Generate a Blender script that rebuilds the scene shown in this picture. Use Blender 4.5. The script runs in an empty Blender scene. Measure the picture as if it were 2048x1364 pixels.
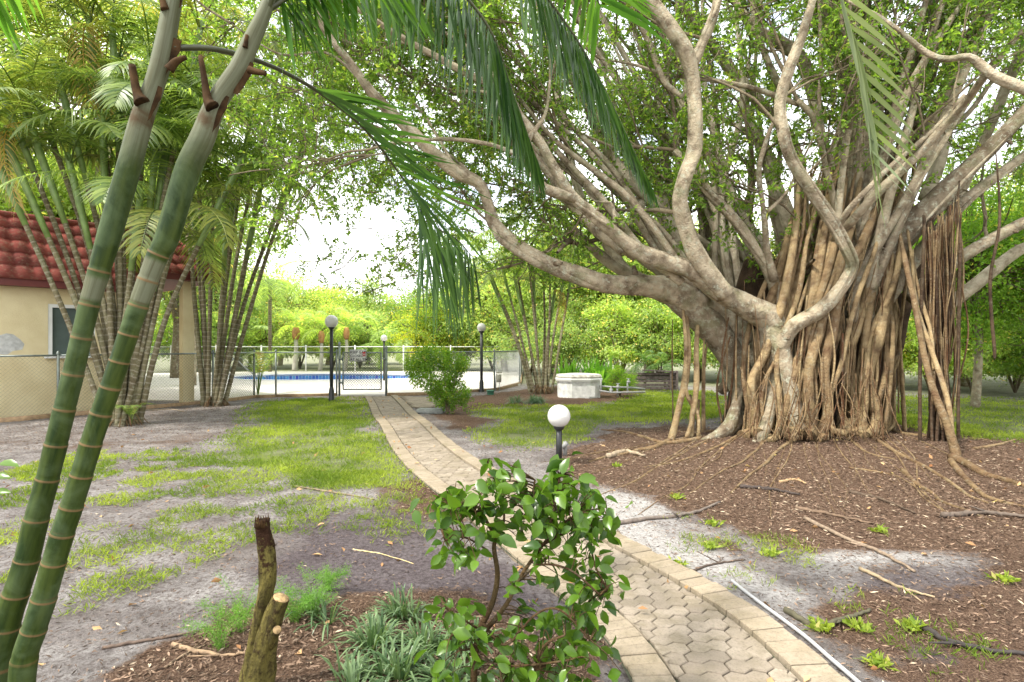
import bpy, bmesh, math, random
import numpy as np
from mathutils import Vector, Matrix

# ------------------------------------------------------------------ camera, world, sun, exposure
SC = bpy.context.scene
COL = SC.collection
F = 1138.0; HZ = 690.0; CX = 1024.0; CH = 1.6        # photograph measured: focal px, horizon row, centre column, eye height
cam = bpy.data.objects.new('camera', bpy.data.cameras.new('camera'))
COL.objects.link(cam); SC.camera = cam
cam.data.sensor_width = 36.0; cam.data.lens = F/2048*36
cam.data.shift_y = (HZ-682)/2048
cam.data.clip_start = 0.05; cam.data.clip_end = 1500
cam.location = (0, 0, CH); cam.rotation_euler = (math.radians(90), 0, 0)
SUN_EL, SUN_AZ = 56.0, -122.0       # elevation, azimuth of the direction towards the sun measured from +Y clockwise
world = bpy.data.worlds.new("World"); SC.world = world; world.use_nodes = True
wn = world.node_tree; wn.nodes.clear()
w_out = wn.nodes.new('ShaderNodeOutputWorld'); w_bg = wn.nodes.new('ShaderNodeBackground')
sky = wn.nodes.new('ShaderNodeTexSky'); sky.sky_type = 'NISHITA'; sky.sun_disc = False
sky.sun_elevation = math.radians(SUN_EL); sky.sun_rotation = math.radians(SUN_AZ % 360)
sky.air_density = 1.0; sky.dust_density = 2.0
tc = wn.nodes.new('ShaderNodeTexCoord'); cn = wn.nodes.new('ShaderNodeTexNoise')
cn.inputs['Scale'].default_value = 3.2; cn.inputs['Detail'].default_value = 7; cn.inputs['Roughness'].default_value = .55
cr = wn.nodes.new('ShaderNodeValToRGB'); cr.color_ramp.elements[0].position = .36; cr.color_ramp.elements[1].position = .56
cr.color_ramp.elements[0].color = (.35,)*3+(1,); cr.color_ramp.elements[1].color = (1,)*3+(1,)
wm = wn.nodes.new('ShaderNodeMix'); wm.data_type = 'RGBA'
wm.inputs['B'].default_value = (8.3, 8.3, 8.3, 1)     # bright cloud, scaled by the strength below
wn.links.new(tc.outputs['Generated'], cn.inputs['Vector']); wn.links.new(cn.outputs['Fac'], cr.inputs['Fac'])
wn.links.new(cr.outputs['Color'], wm.inputs['Factor']); wn.links.new(sky.outputs['Color'], wm.inputs['A'])
wn.links.new(wm.outputs['Result'], w_bg.inputs['Color']); w_bg.inputs['Strength'].default_value = 0.15
wn.links.new(w_bg.outputs[0], w_out.inputs['Surface'])
sl = bpy.data.lights.new('sun', 'SUN'); sl.energy = 2.7; sl.angle = math.radians(5); sl.color = (1, .95, .86)
so = bpy.data.objects.new('sun', sl); COL.objects.link(so)
_a, _e = math.radians(SUN_AZ), math.radians(SUN_EL)
so.rotation_euler = Vector((math.sin(_a)*math.cos(_e), math.cos(_a)*math.cos(_e), math.sin(_e))).to_track_quat('Z', 'Y').to_euler()
SC.view_settings.view_transform = 'Standard'; SC.view_settings.look = 'None'
SC.view_settings.exposure = 1.33; SC.view_settings.gamma = 1
SC.cycles.max_bounces = 7; SC.cycles.diffuse_bounces = 4; SC.cycles.transmission_bounces = 5
SC.cycles.caustics_reflective = False; SC.cycles.caustics_refractive = False
SC.cycles.sample_clamp_indirect = 6

# ------------------------------------------------------------------ helpers
rng = np.random.default_rng(7); random.seed(7)
V3 = lambda *a: np.array(a, float)
UP = V3(0, 0, 1)
def G(px, py, z=0.0):
    d = F*(CH-z)/(py-HZ); return V3((px-CX)/F*d, d, z)
def P(px, py, d): return V3((px-CX)/F*d, d, CH-(py-HZ)/F*d)
def nrm(a): a = np.asarray(a, float); return a/np.maximum(np.linalg.norm(a, axis=-1, keepdims=True), 1e-9)

def hsh(ix, iy, s):
    n = (ix*374761393 + iy*668265263 + s*69069) & 0xffffffff
    n = ((n ^ (n >> 13))*1274126177) & 0xffffffff
    return ((n ^ (n >> 16)) & 0xffff)/65535.0
def vnoise(x, y, s=0):
    ix = np.floor(x).astype(np.int64); iy = np.floor(y).astype(np.int64); fx = x-ix; fy = y-iy
    fx = fx*fx*(3-2*fx); fy = fy*fy*(3-2*fy)
    a = hsh(ix, iy, s)*(1-fx)+hsh(ix+1, iy, s)*fx; b = hsh(ix, iy+1, s)*(1-fx)+hsh(ix+1, iy+1, s)*fx
    return a*(1-fy)+b*fy
def fbm(x, y, o=4, s=0):
    r = 0; a = .5; t = 0
    for k in range(o): r = r+a*vnoise(x*2**k, y*2**k, s+k*17); t += a; a *= .5
    return r/t

class Acc:
    """collects vertices, faces and per-vertex data; build() links ONE mesh object"""
    def __init__(s): s.v = []; s.f = []; s.c = []; s.t = []; s.m = []; s.n = 0
    def add(s, v, f, c=None, t=None, mi=0):
        v = np.asarray(v, float).reshape(-1, 3); k = len(v)
        fl = f if isinstance(f, list) and len(f) and isinstance(f[0], np.ndarray) else [np.asarray(f, np.int64)]
        for q in fl:
            if len(q): s.f.append(q+s.n); s.m.append(np.full(len(q), mi))
        s.v.append(v)
        if c is None: c = np.tile((random.random(), 0, 0, 1), (k, 1))
        c = np.asarray(c, float)
        if c.ndim == 1: c = np.tile(c, (k, 1))
        s.c.append(c); s.t.append(np.zeros((k, 3)) if t is None else t); s.n += k; return s
    def data(s, name, mats, smooth=True):
        me = bpy.data.meshes.new(name)
        v = np.concatenate(s.v).astype(np.float32)
        lt = np.concatenate([np.full(len(q), q.shape[1]) for q in s.f]); li = np.concatenate([q.ravel() for q in s.f])
        me.vertices.add(len(v)); me.vertices.foreach_set('co', v.ravel())
        me.loops.add(len(li)); me.loops.foreach_set('vertex_index', li.astype(np.int32))
        me.polygons.add(len(lt)); me.polygons.foreach_set('loop_start', (np.cumsum(lt)-lt).astype(np.int32))
        me.polygons.foreach_set('material_index', np.concatenate(s.m).astype(np.int32))
        me.polygons.foreach_set('use_smooth', np.full(len(lt), smooth))
        a = me.color_attributes.new('col', 'FLOAT_COLOR', 'POINT'); a.data.foreach_set('color', np.concatenate(s.c).astype(np.float32).ravel())
        a = me.attributes.new('tuv', 'FLOAT_VECTOR', 'POINT'); a.data.foreach_set('vector', np.concatenate(s.t).astype(np.float32).ravel())
        for m in (mats if isinstance(mats, (list, tuple)) else [mats]): me.materials.append(m)
        me.update(calc_edges=True); me.validate(); return me
    def build(s, name, mats, parent=None, smooth=True, **kw):
        return link(name, s.data(name, mats, smooth), parent, **kw)

def link(name, data, parent=None, label=None, cat=None, group=None, kind=None, loc=None):
    o = bpy.data.objects.new(name, data); COL.objects.link(o)
    if parent is not None: o.parent = parent; o.matrix_parent_inverse = parent.matrix_basis.inverted() if loc is None else Matrix()
    if loc is not None: o.location = loc
    return tag(o, label, cat, group, kind)
def tag(o, label=None, cat=None, group=None, kind=None):
    for k, v in (('label', label), ('category', cat), ('group', group), ('kind', kind)):
        if v: o[k] = v
    return o
def thing(name, loc, label, cat, group=None, rz=0):
    o = bpy.data.objects.new(name, None); COL.objects.link(o); o.empty_display_size = .2
    o.location = tuple(float(q) for q in loc); o.rotation_euler = (0, 0, rz)
    # matrix_basis follows location/rotation at once
    return tag(o, label, cat, group)

def spline(pts, n):
    """Catmull-Rom through rows (any width)"""
    p = np.asarray(pts, float); k = len(p)
    if k == 2: t = np.linspace(0, 1, n)[:, None]; return p[0]*(1-t)+p[1]*t
    q = np.vstack([2*p[0]-p[1], p, 2*p[-1]-p[-2]])
    u = np.linspace(0, k-1-1e-9, n); i = u.astype(int); t = (u-i)[:, None]
    a, b, c, d = q[i], q[i+1], q[i+2], q[i+3]
    return .5*((2*b)+(-a+c)*t+(2*a-5*b+4*c-d)*t*t+(-a+3*b-3*c+d)*t**3)
def frames(p):
    T = np.gradient(p, axis=0); T = nrm(T)
    m = T.mean(0); ref = V3(0, 0, 1) if abs(nrm(m)[2]) < .8 else V3(1, .3, 0)
    n = len(p); N = np.zeros_like(p); a = nrm(np.cross(T[0], ref)); N[0] = a
    for i in range(1, n):
        a = a-T[i]*np.dot(a, T[i]); a = a/max(np.linalg.norm(a), 1e-9); N[i] = a
    return T, N, np.cross(T, N)
def tube(acc, p, r, k=8, c=None, lump=0.0, cap=True, mi=0, sx=1.0, ridge=0):
    p = np.asarray(p, float); n = len(p); r = np.broadcast_to(np.asarray(r, float), (n,))
    T, N, B = frames(p); th = np.arange(k)*2*math.pi/k
    ct, st = np.cos(th), np.sin(th)
    rr = np.tile(r[:, None], (1, k))
    ln = np.concatenate([[0], np.cumsum(np.linalg.norm(np.diff(p, axis=0), axis=1))])
    if lump:
        o = random.random()*99
        rr = rr*(1+lump*1.1*(fbm(ct[None]*4+o+5+0*ln[:, None], ln[:, None]*2.2/max(r.mean(), .02)*.35+st[None]*4+o, 3)-.5))
        rr = rr*(1+lump*2*(fbm(ct[None]*1.3+o+0*ln[:, None], ln[:, None]*1.7/np.maximum(r.mean()*8, .25)+st[None]*1.3+o, 3)-.5))
    if ridge: rr = rr*(1+ridge*np.sin(th[None]*random.choice((3, 4, 5))+ln[:, None]*1.5+random.random()*6))
    v = p[:, None]+rr[..., None]*(N[:, None]*ct[None, :, None]*sx+B[:, None]*st[None, :, None])
    v = v.reshape(-1, 3)
    i = np.arange(n-1)[:, None]*k; j = np.arange(k)[None]; j2 = (j+1) % k
    f = np.stack([i+j, i+j2, i+k+j2, i+k+j], -1).reshape(-1, 4)
    rm = r.mean()
    t = np.stack([np.tile(ct*rm, (n, 1)), np.tile(st*rm, (n, 1)), np.tile(ln[:, None], (1, k))], -1).reshape(-1, 3)
    if c is None: cc = np.tile((random.random(), 0, 0, 1), (n*k, 1))
    else:
        c = np.asarray(c, float); cc = np.repeat(c, k, axis=0) if c.ndim == 2 else np.tile(c, (n*k, 1))
    fs = [f]
    if cap:
        v = np.vstack([v, p[:1], p[-1:]]); cc = np.vstack([cc, cc[:1], cc[-1:]]); t = np.vstack([t, t[:1]*0, t[-1:]*0+ln[-1]])
        j = np.arange(k); j2 = (j+1) % k; e = (n-1)*k
        fs.append(np.stack([j2, j, np.full(k, n*k)], -1)); fs.append(np.stack([e+j, e+j2, np.full(k, n*k+1)], -1))
    acc.add(v, fs, cc, t, mi)
def box(acc, c, s, R=None, mi=0, col=None, bev=0.0):
    """box centre c, size s, optional 3x3 rotation; bev: small chamfer"""
    s = np.asarray(s, float)/2
    if bev:
        b = bev; pts = []; 
        for z, e in ((-1, b), (-1, 0), (1, 0), (1, b)):
            zz = z*s[2] if e else z*(s[2]-b)
            x, y = s[0]-(b if e else 0), s[1]-(b if e else 0)
            pts += [(-x, -y, zz), (x, -y, zz), (x, y, zz), (-x, y, zz)]
        v = np.array(pts); f = [[3, 2, 1, 0], [12, 13, 14, 15]]
        for a in (0, 4, 8):
            for j in range(4): f.append([a+j, a+(j+1) % 4, a+4+(j+1) % 4, a+4+j])
    else:
        v = np.array([(x, y, z) for z in (-1, 1) for x, y in ((-1, -1), (1, -1), (1, 1), (-1, 1))])*s
        f = [[3, 2, 1, 0], [4, 5, 6, 7], [0, 1, 5, 4], [1, 2, 6, 5], [2, 3, 7, 6], [3, 0, 4, 7]]
    if R is not None: v = v@np.asarray(R).T
    acc.add(v+np.asarray(c), np.array(f), col if col is None else np.asarray(col), v.copy(), mi)
def rotz(a): c, s = math.cos(a), math.sin(a); return np.array([[c, -s, 0], [s, c, 0], [0, 0, 1.]])
def frame_dir(d, up=UP):
    """3x3 with x along d"""
    x = nrm(d); y = nrm(np.cross(up, x)); return np.stack([x, y, np.cross(x, y)], 1)
def lathe(acc, prof, c, k=24, mi=0, col=None):
    prof = np.asarray(prof, float); n = len(prof); th = np.arange(k)*2*math.pi/k
    v = np.stack([prof[:, None, 0]*np.cos(th), prof[:, None, 0]*np.sin(th), np.tile(prof[:, None, 1], (1, k))], -1).reshape(-1, 3)+np.asarray(c)
    i = np.arange(n-1)[:, None]*k; j = np.arange(k)[None]; j2 = (j+1) % k
    acc.add(v, np.stack([i+j, i+j2, i+k+j2, i+k+j], -1).reshape(-1, 4), col, None, mi)

def leaves(acc, Pb, D, L, W, c=None, curl=.25, shape='rhomb'):
    """one small folded blade per row: base point, direction, length, width"""
    n = len(Pb); D = nrm(D); L = np.broadcast_to(L, (n,))[:, None]; W = np.broadcast_to(W, (n,))[:, None]
    r = nrm(rng.normal(size=(n, 3))+np.array([0, 0, 1.2])); S = nrm(np.cross(D, r)); N = np.cross(S, D)
    if shape == 'rhomb':
        m = Pb+D*L*.48; v = np.stack([Pb, m+S*W/2+N*W*curl, Pb+D*L-N*L*.12, m-S*W/2+N*W*curl], 1)
        f = np.array([[0, 1, 2], [0, 2, 3]]); nv = 4
    else:
        st = [(.0, .06), (.22, .8), (.5, 1.), (.78, .62), (1., .0)]
        rows = []
        for u, w in st[:-1]:
            ctr = Pb+D*L*u-N*L*.25*u*u
            rows += [ctr+S*W*w/2+N*W*w*curl, ctr, ctr-S*W*w/2+N*W*w*curl]
        rows.append(Pb+D*L-N*L*.25); v = np.stack(rows, 1); nv = 13
        f = []
        for a in range(3):
            b = a*3; f += [[b, b+1, b+4], [b, b+4, b+3], [b+1, b+2, b+5], [b+1, b+5, b+4]]
        f += [[9, 10, 12], [10, 11, 12]]; f = np.array(f)
    if c is None:
        c = np.stack([rng.random(n), rng.random(n), np.zeros(n), np.ones(n)], -1)
    F_ = (f[None]+(np.arange(n)*nv)[:, None, None]).reshape(-1, 3)
    acc.add(v.reshape(-1, 3), F_, np.repeat(c, nv, axis=0))

# ------------------------------------------------------------------ materials
class NT:
    def __init__(s, name):
        s.m = bpy.data.materials.new(name); s.m.use_nodes = True; s.t = s.m.node_tree; s.t.nodes.clear()
        s.o = s.n('ShaderNodeOutputMaterial')
    def n(s, typ, **kw):
        x = s.t.nodes.new(typ)
        for k, v in kw.items(): setattr(x, k, v)
        return x
    def put(s, x, name, v):
        if hasattr(v, 'links') or isinstance(v, bpy.types.NodeSocket): s.t.links.new(v, x.inputs[name])
        else:
            if isinstance(v, tuple) and len(v) == 3 and x.inputs[name].type == 'RGBA': v = v+(1,)
            x.inputs[name].default_value = v
    def noise(s, vec, scale, det=4, rough=.55, dist=0.):
        x = s.n('ShaderNodeTexNoise'); s.put(x, 'Vector', vec); s.put(x, 'Scale', scale); s.put(x, 'Detail', det); s.put(x, 'Roughness', rough); s.put(x, 'Distortion', dist)
        return x.outputs['Fac']
    def ramp(s, fac, stops):
        x = s.n('ShaderNodeValToRGB'); e = x.color_ramp.elements
        while len(e) < len(stops): e.new(.5)
        for q, (p, c) in zip(e, stops):
            q.position = p; q.color = (c if isinstance(c, tuple) else (c, c, c))+(1,)
        s.put(x, 'Fac', fac); return x.outputs['Color']
    def mix(s, f, a, b, typ='MIX'):
        x = s.n('ShaderNodeMix', data_type='RGBA', blend_type=typ); s.put(x, 'Factor', f); s.put(x, 'A', a); s.put(x, 'B', b); return x.outputs['Result']
    def math(s, op, a, b=0.):
        x = s.n('ShaderNodeMath', operation=op)
        for i, v in ((0, a), (1, b)):
            if isinstance(v, (int, float)): x.inputs[i].default_value = v
            else: s.t.links.new(v, x.inputs[i])
        return x.outputs[0]
    def attr(s, name, out='Vector'): x = s.n('ShaderNodeAttribute'); x.attribute_name = name; return x.outputs[out]
    def col(s):
        x = s.n('ShaderNodeSeparateColor'); s.put(x, 'Color', s.attr('col', 'Color')); return x.outputs
    def obj(s): return s.n('ShaderNodeTexCoord').outputs['Object']
    def map(s, vec, sc): x = s.n('ShaderNodeMapping'); s.put(x, 'Vector', vec); x.inputs['Scale'].default_value = sc; return x.outputs[0]
    def bump(s, h, dist=.01, st=1.0): x = s.n('ShaderNodeBump'); s.put(x, 'Height', h); s.put(x, 'Distance', dist); s.put(x, 'Strength', st); return x.outputs[0]
    def bsdf(s, col, rough=.7, normal=None, metal=0., spec=.5, **kw):
        x = s.n('ShaderNodeBsdfPrincipled'); s.put(x, 'Base Color', col); s.put(x, 'Roughness', rough); s.put(x, 'Metallic', metal); s.put(x, 'Specular IOR Level', spec)
        if normal is not None: s.put(x, 'Normal', normal)
        for k, v in kw.items(): s.put(x, k, v)
        return x.outputs[0]
    def out(s, sh): s.t.links.new(sh, s.o.inputs['Surface']); return s.m

def m_plain(name, c, rough=.6, metal=0., var=.12, sc=8., bump=0., spec=.5):
    t = NT(name); n = t.noise(t.obj(), sc, 6)
    k = t.ramp(n, [(.3, tuple(x*(1-var) for x in c)), (.7, tuple(min(1, x*(1+var)) for x in c))])
    return t.out(t.bsdf(k, rough, t.bump(n, bump) if bump else None, metal, spec))
def m_leaf(name, dark, light, trans=.35, rough=.45, spec=.4, third=None):
    """leaf: per-leaf variation from the 'col' attribute, tinted by the object's own colour; translucent"""
    t = NT(name); c = t.col()
    k = t.mix(c['Red'], dark, light)
    if third: k = t.mix(t.ramp(c['Green'], [(.93, 0.), (.96, 1.)]), k, third)
    oi = t.n('ShaderNodeObjectInfo'); k = t.mix(1., k, oi.outputs['Color'], 'MULTIPLY')
    a = t.bsdf(k, rough, spec=spec); tr = t.n('ShaderNodeBsdfTranslucent')
    k2 = t.mix(1., k, (1.9, 1.9, .9), 'MULTIPLY'); t.put(tr, 'Color', k2)
    ms = t.n('ShaderNodeMixShader'); ms.inputs[0].default_value = trans; t.t.links.new(a, ms.inputs[1]); t.t.links.new(tr.outputs[0], ms.inputs[2])
    return t.out(ms.outputs[0])
def m_bark(name, a, b, dark, lich=.0, ring=0., rs=40.):
    t = NT(name); tv = t.attr('tuv'); o = t.obj(); c = t.col()
    n1 = t.noise(t.map(tv, (9, 9, 3)), 1.5, 6, .6); n2 = t.noise(o, 5., 5, .6)
    k = t.mix(n1, a, b); k = t.mix(t.ramp(n2, [(.45, 0.), (.68, .85)]), k, dark); k = t.mix(t.ramp(t.noise(o, 1.4, 4, .6), [(.5, 0.), (.7, .45)]), k, dark)
    k = t.mix(t.math('MULTIPLY', t.math('POWER', c['Red'], 2.0), .6), k, dark)
    k = t.mix(c['Blue'], k, (.10, .045, .022))
    if lich:
        l = t.ramp(t.noise(o, 11., 7, .7), [(.52, 0.), (.66, 1.)]); k = t.mix(t.math('MULTIPLY', l, lich), k, (.46, .47, .36))
        l2 = t.ramp(t.noise(o, 3.3, 4, .6), [(.52, 0.), (.66, 1.)]); k = t.mix(t.math('MULTIPLY', l2, lich*.55), k, (.15, .17, .075))
    h = t.math('ADD', t.math('MULTIPLY', n1, .6), t.noise(t.map(tv, (30, 30, 30)), 1., 5, .6))
    if ring:
        w = t.n('ShaderNodeTexWave', wave_type='BANDS', bands_direction='Z'); t.put(w, 'Vector', tv); t.put(w, 'Scale', rs); t.put(w, 'Distortion', 1.2); t.put(w, 'Detail', 2.)
        rr = t.ramp(w.outputs['Fac'], [(.78, 0.), (.95, 1.)]); k = t.mix(t.math('MULTIPLY', rr, ring), k, (.42, .38, .3))
    return t.out(t.bsdf(k, .88, t.bump(h, .035, 1.), spec=.15))

M = {}
M['bark'] = m_bark('banyan_bark', (.57, .49, .35), (.37, .30, .20), (.095, .066, .04), .75)
M['bark_pale'] = m_bark('pale_banyan_bark', (.70, .63, .49), (.55, .47, .35), (.20, .15, .10), .35)
M['root'] = m_bark('aerial_root_bark', (.48, .365, .19), (.29, .20, .105), (.10, .055, .03), .2)
M['core_shade'] = m_bark('shade_dark_inner_trunk', (.09, .06, .035), (.05, .032, .02), (.02, .012, .008), .0)  # near-black colour paints the deep shade in the gaps between the roots
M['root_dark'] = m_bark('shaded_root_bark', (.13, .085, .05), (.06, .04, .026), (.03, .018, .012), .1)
M['twig'] = m_bark('twig_bark', (.30, .25, .16), (.2, .16, .1), (.1, .07, .045), .2)
M['cane'] = m_bark('palm_cane', (.29, .24, .145), (.17, .165, .085), (.10, .075, .045), .4, .4, 2.6)
M['stump'] = m_bark('mossy_dead_wood', (.30, .26, .06), (.14, .12, .03), (.035, .02, .01), .0)
M['ficus'] = m_leaf('banyan_leaf', (.08, .16, .028), (.25, .38, .07), .58, third=(.34, .38, .08))
M['leaf'] = m_leaf('tree_leaf', (.075, .145, .025), (.25, .38, .065), .5, third=(.42, .40, .09))
M['glossy_leaf'] = m_leaf('glossy_leaf', (.03, .08, .008), (.11, .21, .018), .38, .3, .5)
M['frond'] = m_leaf('palm_frond_leaf', (.07, .13, .03), (.27, .35, .10), .5, .4, .5, third=(.30, .25, .06))
M['frond_olive'] = m_leaf('olive_frond_leaf', (.05, .075, .03), (.15, .19, .09), .35, .4, .5)
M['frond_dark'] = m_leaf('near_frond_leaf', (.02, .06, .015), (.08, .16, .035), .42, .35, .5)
M['frond_mid'] = m_leaf('young_frond_leaf', (.05, .14, .02), (.13, .26, .04), .45, .4, .4)
M['frond_pale'] = m_leaf('pale_frond_leaf', (.15, .19, .11), (.23, .28, .16), .4, .5, .3)
M['grass'] = m_leaf('grass_blade', (.12, .19, .022), (.33, .40, .065), .4, .6, .2, third=(.42, .38, .14))
M['liriope'] = m_leaf('liriope_leaf', (.04, .09, .03), (.17, .25, .11), .25, .4, .5)
M['fern'] = m_leaf('fern_leaf', (.10, .24, .03), (.20, .38, .06), .4)
M['dry_leaf'] = m_leaf('dry_leaf', (.22, .09, .035), (.55, .36, .18), .1, .7, .2, third=(.62, .50, .18))
M['chip'] = m_leaf('mulch_chip', (.055, .038, .027), (.28, .19, .13), .0, .8, .2, third=(.50, .40, .28))
M['black'] = m_plain('black_painted_metal', (.018, .019, .02), .4, 0, .2, 20)
M['globe'] = m_plain('white_globe_plastic', (.60, .59, .565), .25, 0, .04, 5)
M['wire'] = m_plain('fence_wire', (.13, .14, .12), .6, .2, .3, 9)
M['galv'] = m_plain('galvanised_steel', (.42, .43, .42), .4, .6, .15, 12)
M['galv_dk'] = m_plain('weathered_fence_steel', (.20, .23, .21), .5, .4, .25, 9)
M['white'] = m_plain('white_paint', (.76, .76, .73), .5, 0, .08, 4)
M['pvc'] = m_plain('pvc_pipe', (.40, .40, .40), .4, 0, .1, 6)
M['tan_wood'] = m_plain('weathered_tan_board', (.30, .2, .11), .8, 0, .3, 14, .004)
M['trunk_pale'] = m_bark('pale_palm_trunk', (.62, .6, .54), (.5, .48, .42), (.35, .32, .26), .0, .4, 2.5)
M['crownshaft'] = m_plain('orange_crownshaft', (.40, .20, .08), .6, 0, .3, 6)
M['cut'] = m_plain('fresh_cut_wood', (.62, .46, .26), .7, 0, .25, 40, .002)
# ------------------------------------------------------------------ ground
def pip(x, y, poly):
    r = np.zeros(x.shape, bool); n = len(poly)
    for i in range(n):
        x1, y1 = poly[i]; x2, y2 = poly[(i+1) % n]
        if y1 == y2: continue
        c = ((y1 > y) != (y2 > y)) & (x < (x2-x1)*(y-y1)/(y2-y1)+x1); r ^= c
    return r
def gp(px): return [tuple(G(a, b)[:2]) for a, b in px]
REG = {
 'lawn': [gp([(500, 812), (560, 800), (715, 797), (760, 868), (800, 925), (740, 985), (600, 985), (470, 925), (440, 880), (520, 850)]),
          gp([(960, 812), (1110, 815), (1230, 806), (1290, 784), (1420, 782), (1480, 830), (1440, 850), (1330, 850), (1210, 853), (1160, 885), (1080, 905), (960, 893), (940, 868), (1010, 850)]),
          gp([(1780, 790), (2060, 800), (2300, 830), (2300, 885), (2040, 884), (1850, 872), (1790, 850)])],
 'sparse': [gp([(-200, 925), (200, 900), (480, 905), (760, 960), (870, 1000), (860, 1075), (700, 1050), (560, 1070), (420, 1100), (300, 1180), (150, 1200), (-200, 1260)]),
            gp([(1380, 1040), (1560, 1060), (1640, 1130), (1500, 1150), (1380, 1110)]), gp([(1250, 1100), (1400, 1120), (1420, 1150), (1280, 1130)]),
            gp([(1600, 1190), (1900, 1200), (2100, 1300), (1900, 1364), (1750, 1330)])],
 'mulch': [gp([(1130, 905), (1230, 868), (1330, 855), (1460, 868), (1790, 850), (2060, 885), (2600, 900), (2900, 1100), (2300, 1220), (2048, 1200), (1960, 1120), (1780, 1100), (1600, 1110), (1400, 1040), (1330, 1000), (1180, 975), (1120, 950)]),
           gp([(870, 800), (1130, 770), (1290, 780), (1230, 806), (1100, 815), (930, 818), (960, 835), (990, 845), (930, 862), (865, 835)]),
           gp([(760, 965), (850, 945), (900, 1000), (960, 1060), (860, 1040), (800, 1020)]),
           gp([(250, 1364), (430, 1260), (520, 1200), (900, 1190), (1160, 1280), (1220, 1480), (1000, 1900), (0, 1900)]),
           gp([(1700, 1180), (1950, 1190), (2400, 1260), (2400, 1500), (2048, 1480), (1850, 1290)])],
 'damp': [gp([(560, 1050), (850, 1020), (960, 1090), (1100, 1200), (1150, 1330), (1000, 1250), (640, 1230), (560, 1130)]),
          gp([(1130, 880), (1300, 880), (1420, 1000), (1230, 975), (1100, 920)]),
          gp([(1740, 1150), (2200, 1180), (2300, 1500), (1900, 1480), (1780, 1330)])],
 'brown': [gp([(-300, 835), (250, 818), (520, 808), (500, 850), (440, 885), (100, 900), (-300, 930)])],
 'white': [gp([(1560, 1090), (1700, 1085), (1900, 1120), (1800, 1145), (1600, 1140)]), gp([(1180, 985), (1330, 990), (1400, 1090), (1560, 1180), (1480, 1200), (1300, 1110), (1180, 1030)]), gp([(1700, 1000), (2100, 1040), (2100, 1060), (1800, 1060)])],
}
def mask(x, y, key, sig=.18, ns=6, wob=.45):
    wx = x+(fbm(x*1.1, y*1.1, 4, 3)-.5)*wob*2; wy = y+(fbm(x*1.1+9, y*1.1, 4, 5)-.5)*wob*2
    sc = np.clip(np.hypot(x, y)/8, .5, 2.2); r = np.zeros(x.shape); g = np.random.default_rng(5)
    for k in range(ns):
        dx, dy = g.normal(size=2)*sig; q = np.zeros(x.shape, bool)
        for p in REG[key]: q |= pip(wx+dx*sc, wy+dy*sc, p)
        r += q
    return r/ns
def patches(x, y):
    """litter and soil showing unevenly through the sand"""
    r = np.clip((fbm(x*1.5+3, y*1.9, 5, 61)-.47)*7, 0, 1)*np.clip((x-1.3)*2, 0, 1)*np.clip((7-y)*.8, 0, 1)*.8
    l = np.clip((fbm(x*.9+7, y*1.6, 5, 71)-.52)*7, 0, 1)*np.clip((-.5-x)*2, 0, 1)*np.clip((11-y)*.5, 0, 1)*.3
    return np.clip(r+l, 0, 1)
PX = [(1.0, -1.5), (1.02, 0.), (1.08, 1.6), (1.06, 2.7), (.92, 3.4), (.5, 4.37), (-.18, 5.93), (-.8, 7.3), (-1.38, 8.9), (-2.14, 11.4), (-2.68, 13.), (-3.35, 15.3), (-4.05, 17.6)]
PATH = spline(PX, 400)
_cl = np.concatenate([[0], np.cumsum(np.linalg.norm(np.diff(PATH, axis=0), axis=1))])
PL = _cl[-1]
PT = nrm(np.gradient(PATH, axis=0)); PN = np.stack([PT[:, 1], -PT[:, 0]], 1)      # normal to the right
def path_at(s, t):
    t = np.clip(t, 0, PL); x = np.interp(t, _cl, PATH[:, 0]); y = np.interp(t, _cl, PATH[:, 1])
    nx = np.interp(t, _cl, PN[:, 0]); ny = np.interp(t, _cl, PN[:, 1]); return x+nx*s, y+ny*s
def path_dist(x, y):
    d = np.full(x.shape, 9e9)
    for i in range(0, 400, 4): d = np.minimum(d, np.hypot(x-PATH[i, 0], y-PATH[i, 1]))
    return d
POOLC = (-8.7, 27.7)
def pool_outline(k=64, grow=0.):
    th = np.arange(k)*2*math.pi/k
    rx, ry = 4.7+grow, 2.7+grow
    return np.stack([POOLC[0]+rx*np.cos(th), POOLC[1]+ry*np.sin(th)*(1-.18*np.cos(th)), 0*th], 1)
DECK = [(-13.5, 16.2), (-8.4, 16.0), (-7.8, 17.28), (-5.4, 17.85), (-3.9, 17.95), (-2.6, 18.3), (-.7, 20.0), (.35, 23.0), (.3, 33.5), (-13, 34.0), (-24, 30), (-24, 20)]
def gz(x, y):
    x = np.asarray(x, float); y = np.asarray(y, float)
    h = .10*np.exp(-((x-5.2)**2+(y-10.3)**2)/7.)+.05*(fbm(x*.5, y*.5, 3, 11)-.5)+.022*(fbm(x*3, y*3, 3, 4)-.5)
    h = h+.07*np.exp(-((x+1.2)**2/1.2+(y-2.3)**2/.5))
    pd = path_dist(x, y) if x.size < 400000 else 9
    h = np.where(pd < .55, np.minimum(h, -.01), h*np.clip((pd-.55)/.5, 0, 1)+0*h)
    return h
def axis(lo, hi, a, b, step, mul=1.13):
    r = list(np.arange(a, b, step)); s = step
    while r[-1] < hi: s *= mul; r.append(r[-1]+s)
    s = step; l = [a]
    while l[-1] > lo: s *= mul; l.append(l[-1]-s)
    return np.array(l[::-1][:-1]+r)
gx = axis(-300, 300, -11, 9, .055); gy = axis(-60, 400, 1.6, 18.5, .055, 1.1)
X, Y = np.meshgrid(gx, gy); H = gz(X, Y)
near = (X > -12) & (X < 10) & (Y < 20)
H = H+np.where(near, .008*(rng.random(X.shape)-.5), 0)
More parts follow.
